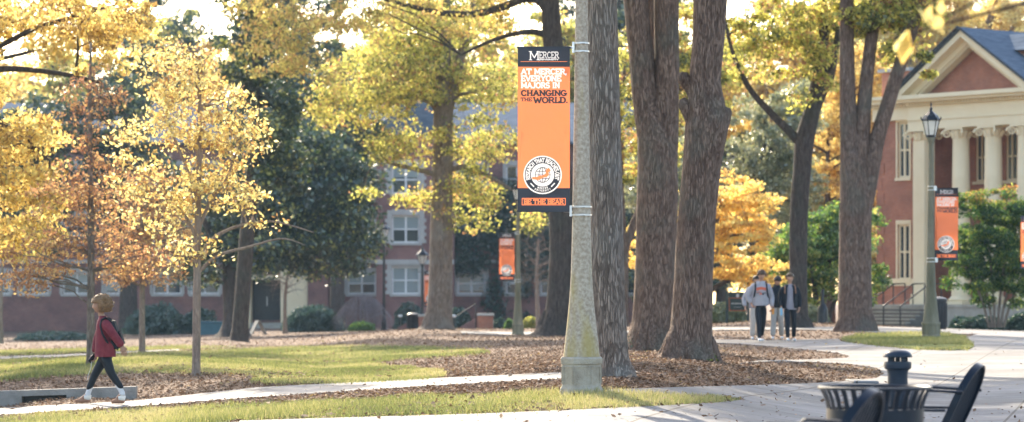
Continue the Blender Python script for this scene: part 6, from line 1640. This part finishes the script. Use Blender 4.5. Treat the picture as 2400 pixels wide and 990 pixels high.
    for s in (-1,1):
        m=MB(); m.tube([(s*.12,.17,1.47),(s*.13,.05,1.53),(s*.14,-.12,1.46),(s*.15,-.17,1.3)],.016,6); m.build('strap',M['suede'],bp)
    # middle student, looking down
    J=front_J(hd=(.0,-.12,1.66),ra=dict(rel=(-.25,-.03,1.18),rwr=(-.2,-.3,1.0)),la=dict(lel=(.26,0,1.15),lwr=(.16,-.25,1.05)),feet=dict(rtoe=(-.16,-.33,.035),ran=(-.15,-.19,.09),rkn=(-.12,-.12,.51),ltoe=(.14,-.05,.035),lan=(.13,.1,.1)))
    t2,l2=man('student in dark top and grey trousers looking down, between the hoodie and the jacket',1822,89,1.70,dict(J=J,yaw=R(10),pitch=R(30),hair='hair_black',legs=dict(mat='greypants',loose=1.2,hem=1.3),shoe='shoe_white',seed=6,rcurl=1.0,rpalm=(1,0,0),lpalm=(-1,0,0),rthumb=-1),0)
    torso(t2,'blackcloth','jumper',1.02,.9); sleeves(t2,J,'blackcloth',1.05)
    # fourth, mostly hidden
    J=front_J(hd=(0.02,-.03,1.68),ra=dict(rel=(-.33,.08,1.15),rwr=(-.3,-.03,.92)),feet=dict(rtoe=(-.1,-.2,.035),ran=(-.1,-.06,.09)))
    t4,l4=man('student in pale trousers and grey sleeve almost hidden behind the hoodie wearer',1771,89,1.70,dict(J=J,yaw=R(5),pitch=R(5),hair='hair_black',legs=dict(mat='palepants',loose=1.25,hem=1.35),shoe='shoe_white',seed=8,rpalm=(1,0,0),lpalm=(-1,0,0),rthumb=-1),0)
    torso(t4,'tee','sweatshirt',1.0,.9); sleeves(t4,J,'hoodie',1.15)
    # things held
    m=MB(); m.lathe([(.028,-.08),(.036,.06),(.038,.07)],14); o=m.build('drink_cup',M['cup']); o.location=l1+Vector((.30,-.14,.79)); tag(o,'orange drink cup in the hand of the student in the grey hoodie','cup')
    m=MB(); m.lathe([(.001,-.12),(.033,-.115),(.034,.03),(.015,.06),(.015,.085)],14); o=m.build('water_bottle',M['bottle']); o.location=l3+Vector((-.235,-.18,.78)); tag(o,'pale blue water bottle in the hand of the student in the dark jacket','bottle')
students()
# ---------------------------------------------------------------- light, air, camera
SUN_EL=29; SUN_AZ=-17    # azimuth from +Y, negative = left
w=bpy.data.worlds.new('World'); S.world=w; w.use_nodes=True; nt=w.node_tree; nt.nodes.clear()
o=nt.nodes.new('ShaderNodeOutputWorld'); b=nt.nodes.new('ShaderNodeBackground'); s=nt.nodes.new('ShaderNodeTexSky'); s.sky_type='NISHITA'; s.sun_disc=False
s.sun_elevation=R(SUN_EL); s.sun_rotation=R(SUN_AZ); s.air_density=1.0; s.dust_density=2.0; s.ozone_density=1.0
b.inputs[1].default_value=.15; nt.links.new(s.outputs[0],b.inputs[0]); nt.links.new(b.outputs[0],o.inputs[0])
L=bpy.data.lights.new('sun','SUN'); L.energy=3.2; L.angle=R(.6); L.color=(1,.90,.74); lo=bpy.data.objects.new('sun',L); COL.objects.link(lo)
d=Vector((math.sin(R(SUN_AZ))*math.cos(R(SUN_EL)),math.cos(R(SUN_AZ))*math.cos(R(SUN_EL)),math.sin(R(SUN_EL)))); lo.rotation_euler=d.to_track_quat('Z','Y').to_euler()
# haze
HAZE=True
if HAZE:
    m,nt,out=newmat('haze'); v=nt.nodes.new('ShaderNodeVolumePrincipled'); v.inputs['Color'].default_value=(.5,.74,1,1); v.inputs['Density'].default_value=.00014; v.inputs['Anisotropy'].default_value=.2
    nt.links.new(v.outputs[0],out.inputs['Volume'])
    m_=MB(); m_.box(-720,720,-720,720,-3.2,34); h=m_.build('haze',m); tag(h,kind='stuff')
c=bpy.data.cameras.new('camera'); co=bpy.data.objects.new('camera',c); COL.objects.link(co); co.location=(0,0,EYE); co.rotation_euler=(PI/2,0,0)
c.sensor_width=36; c.lens=36*F/2400; c.shift_y=(HZ-495)/2400; c.clip_start=.5; c.clip_end=3000
c.dof.use_dof=True; c.dof.focus_distance=36; c.dof.aperture_fstop=2.8
S.camera=co
S.view_settings.view_transform='Standard'; S.view_settings.look='None'; S.view_settings.exposure=1.85
try:
    S.view_settings.use_white_balance=True; S.view_settings.white_balance_temperature=6850; S.view_settings.white_balance_tint=10
except Exception: pass
S.view_settings.exposure=1.85; S.view_settings.gamma=1
S.render.engine='CYCLES'; S.cycles.max_bounces=8; S.cycles.transparent_max_bounces=8; S.cycles.volume_bounces=0
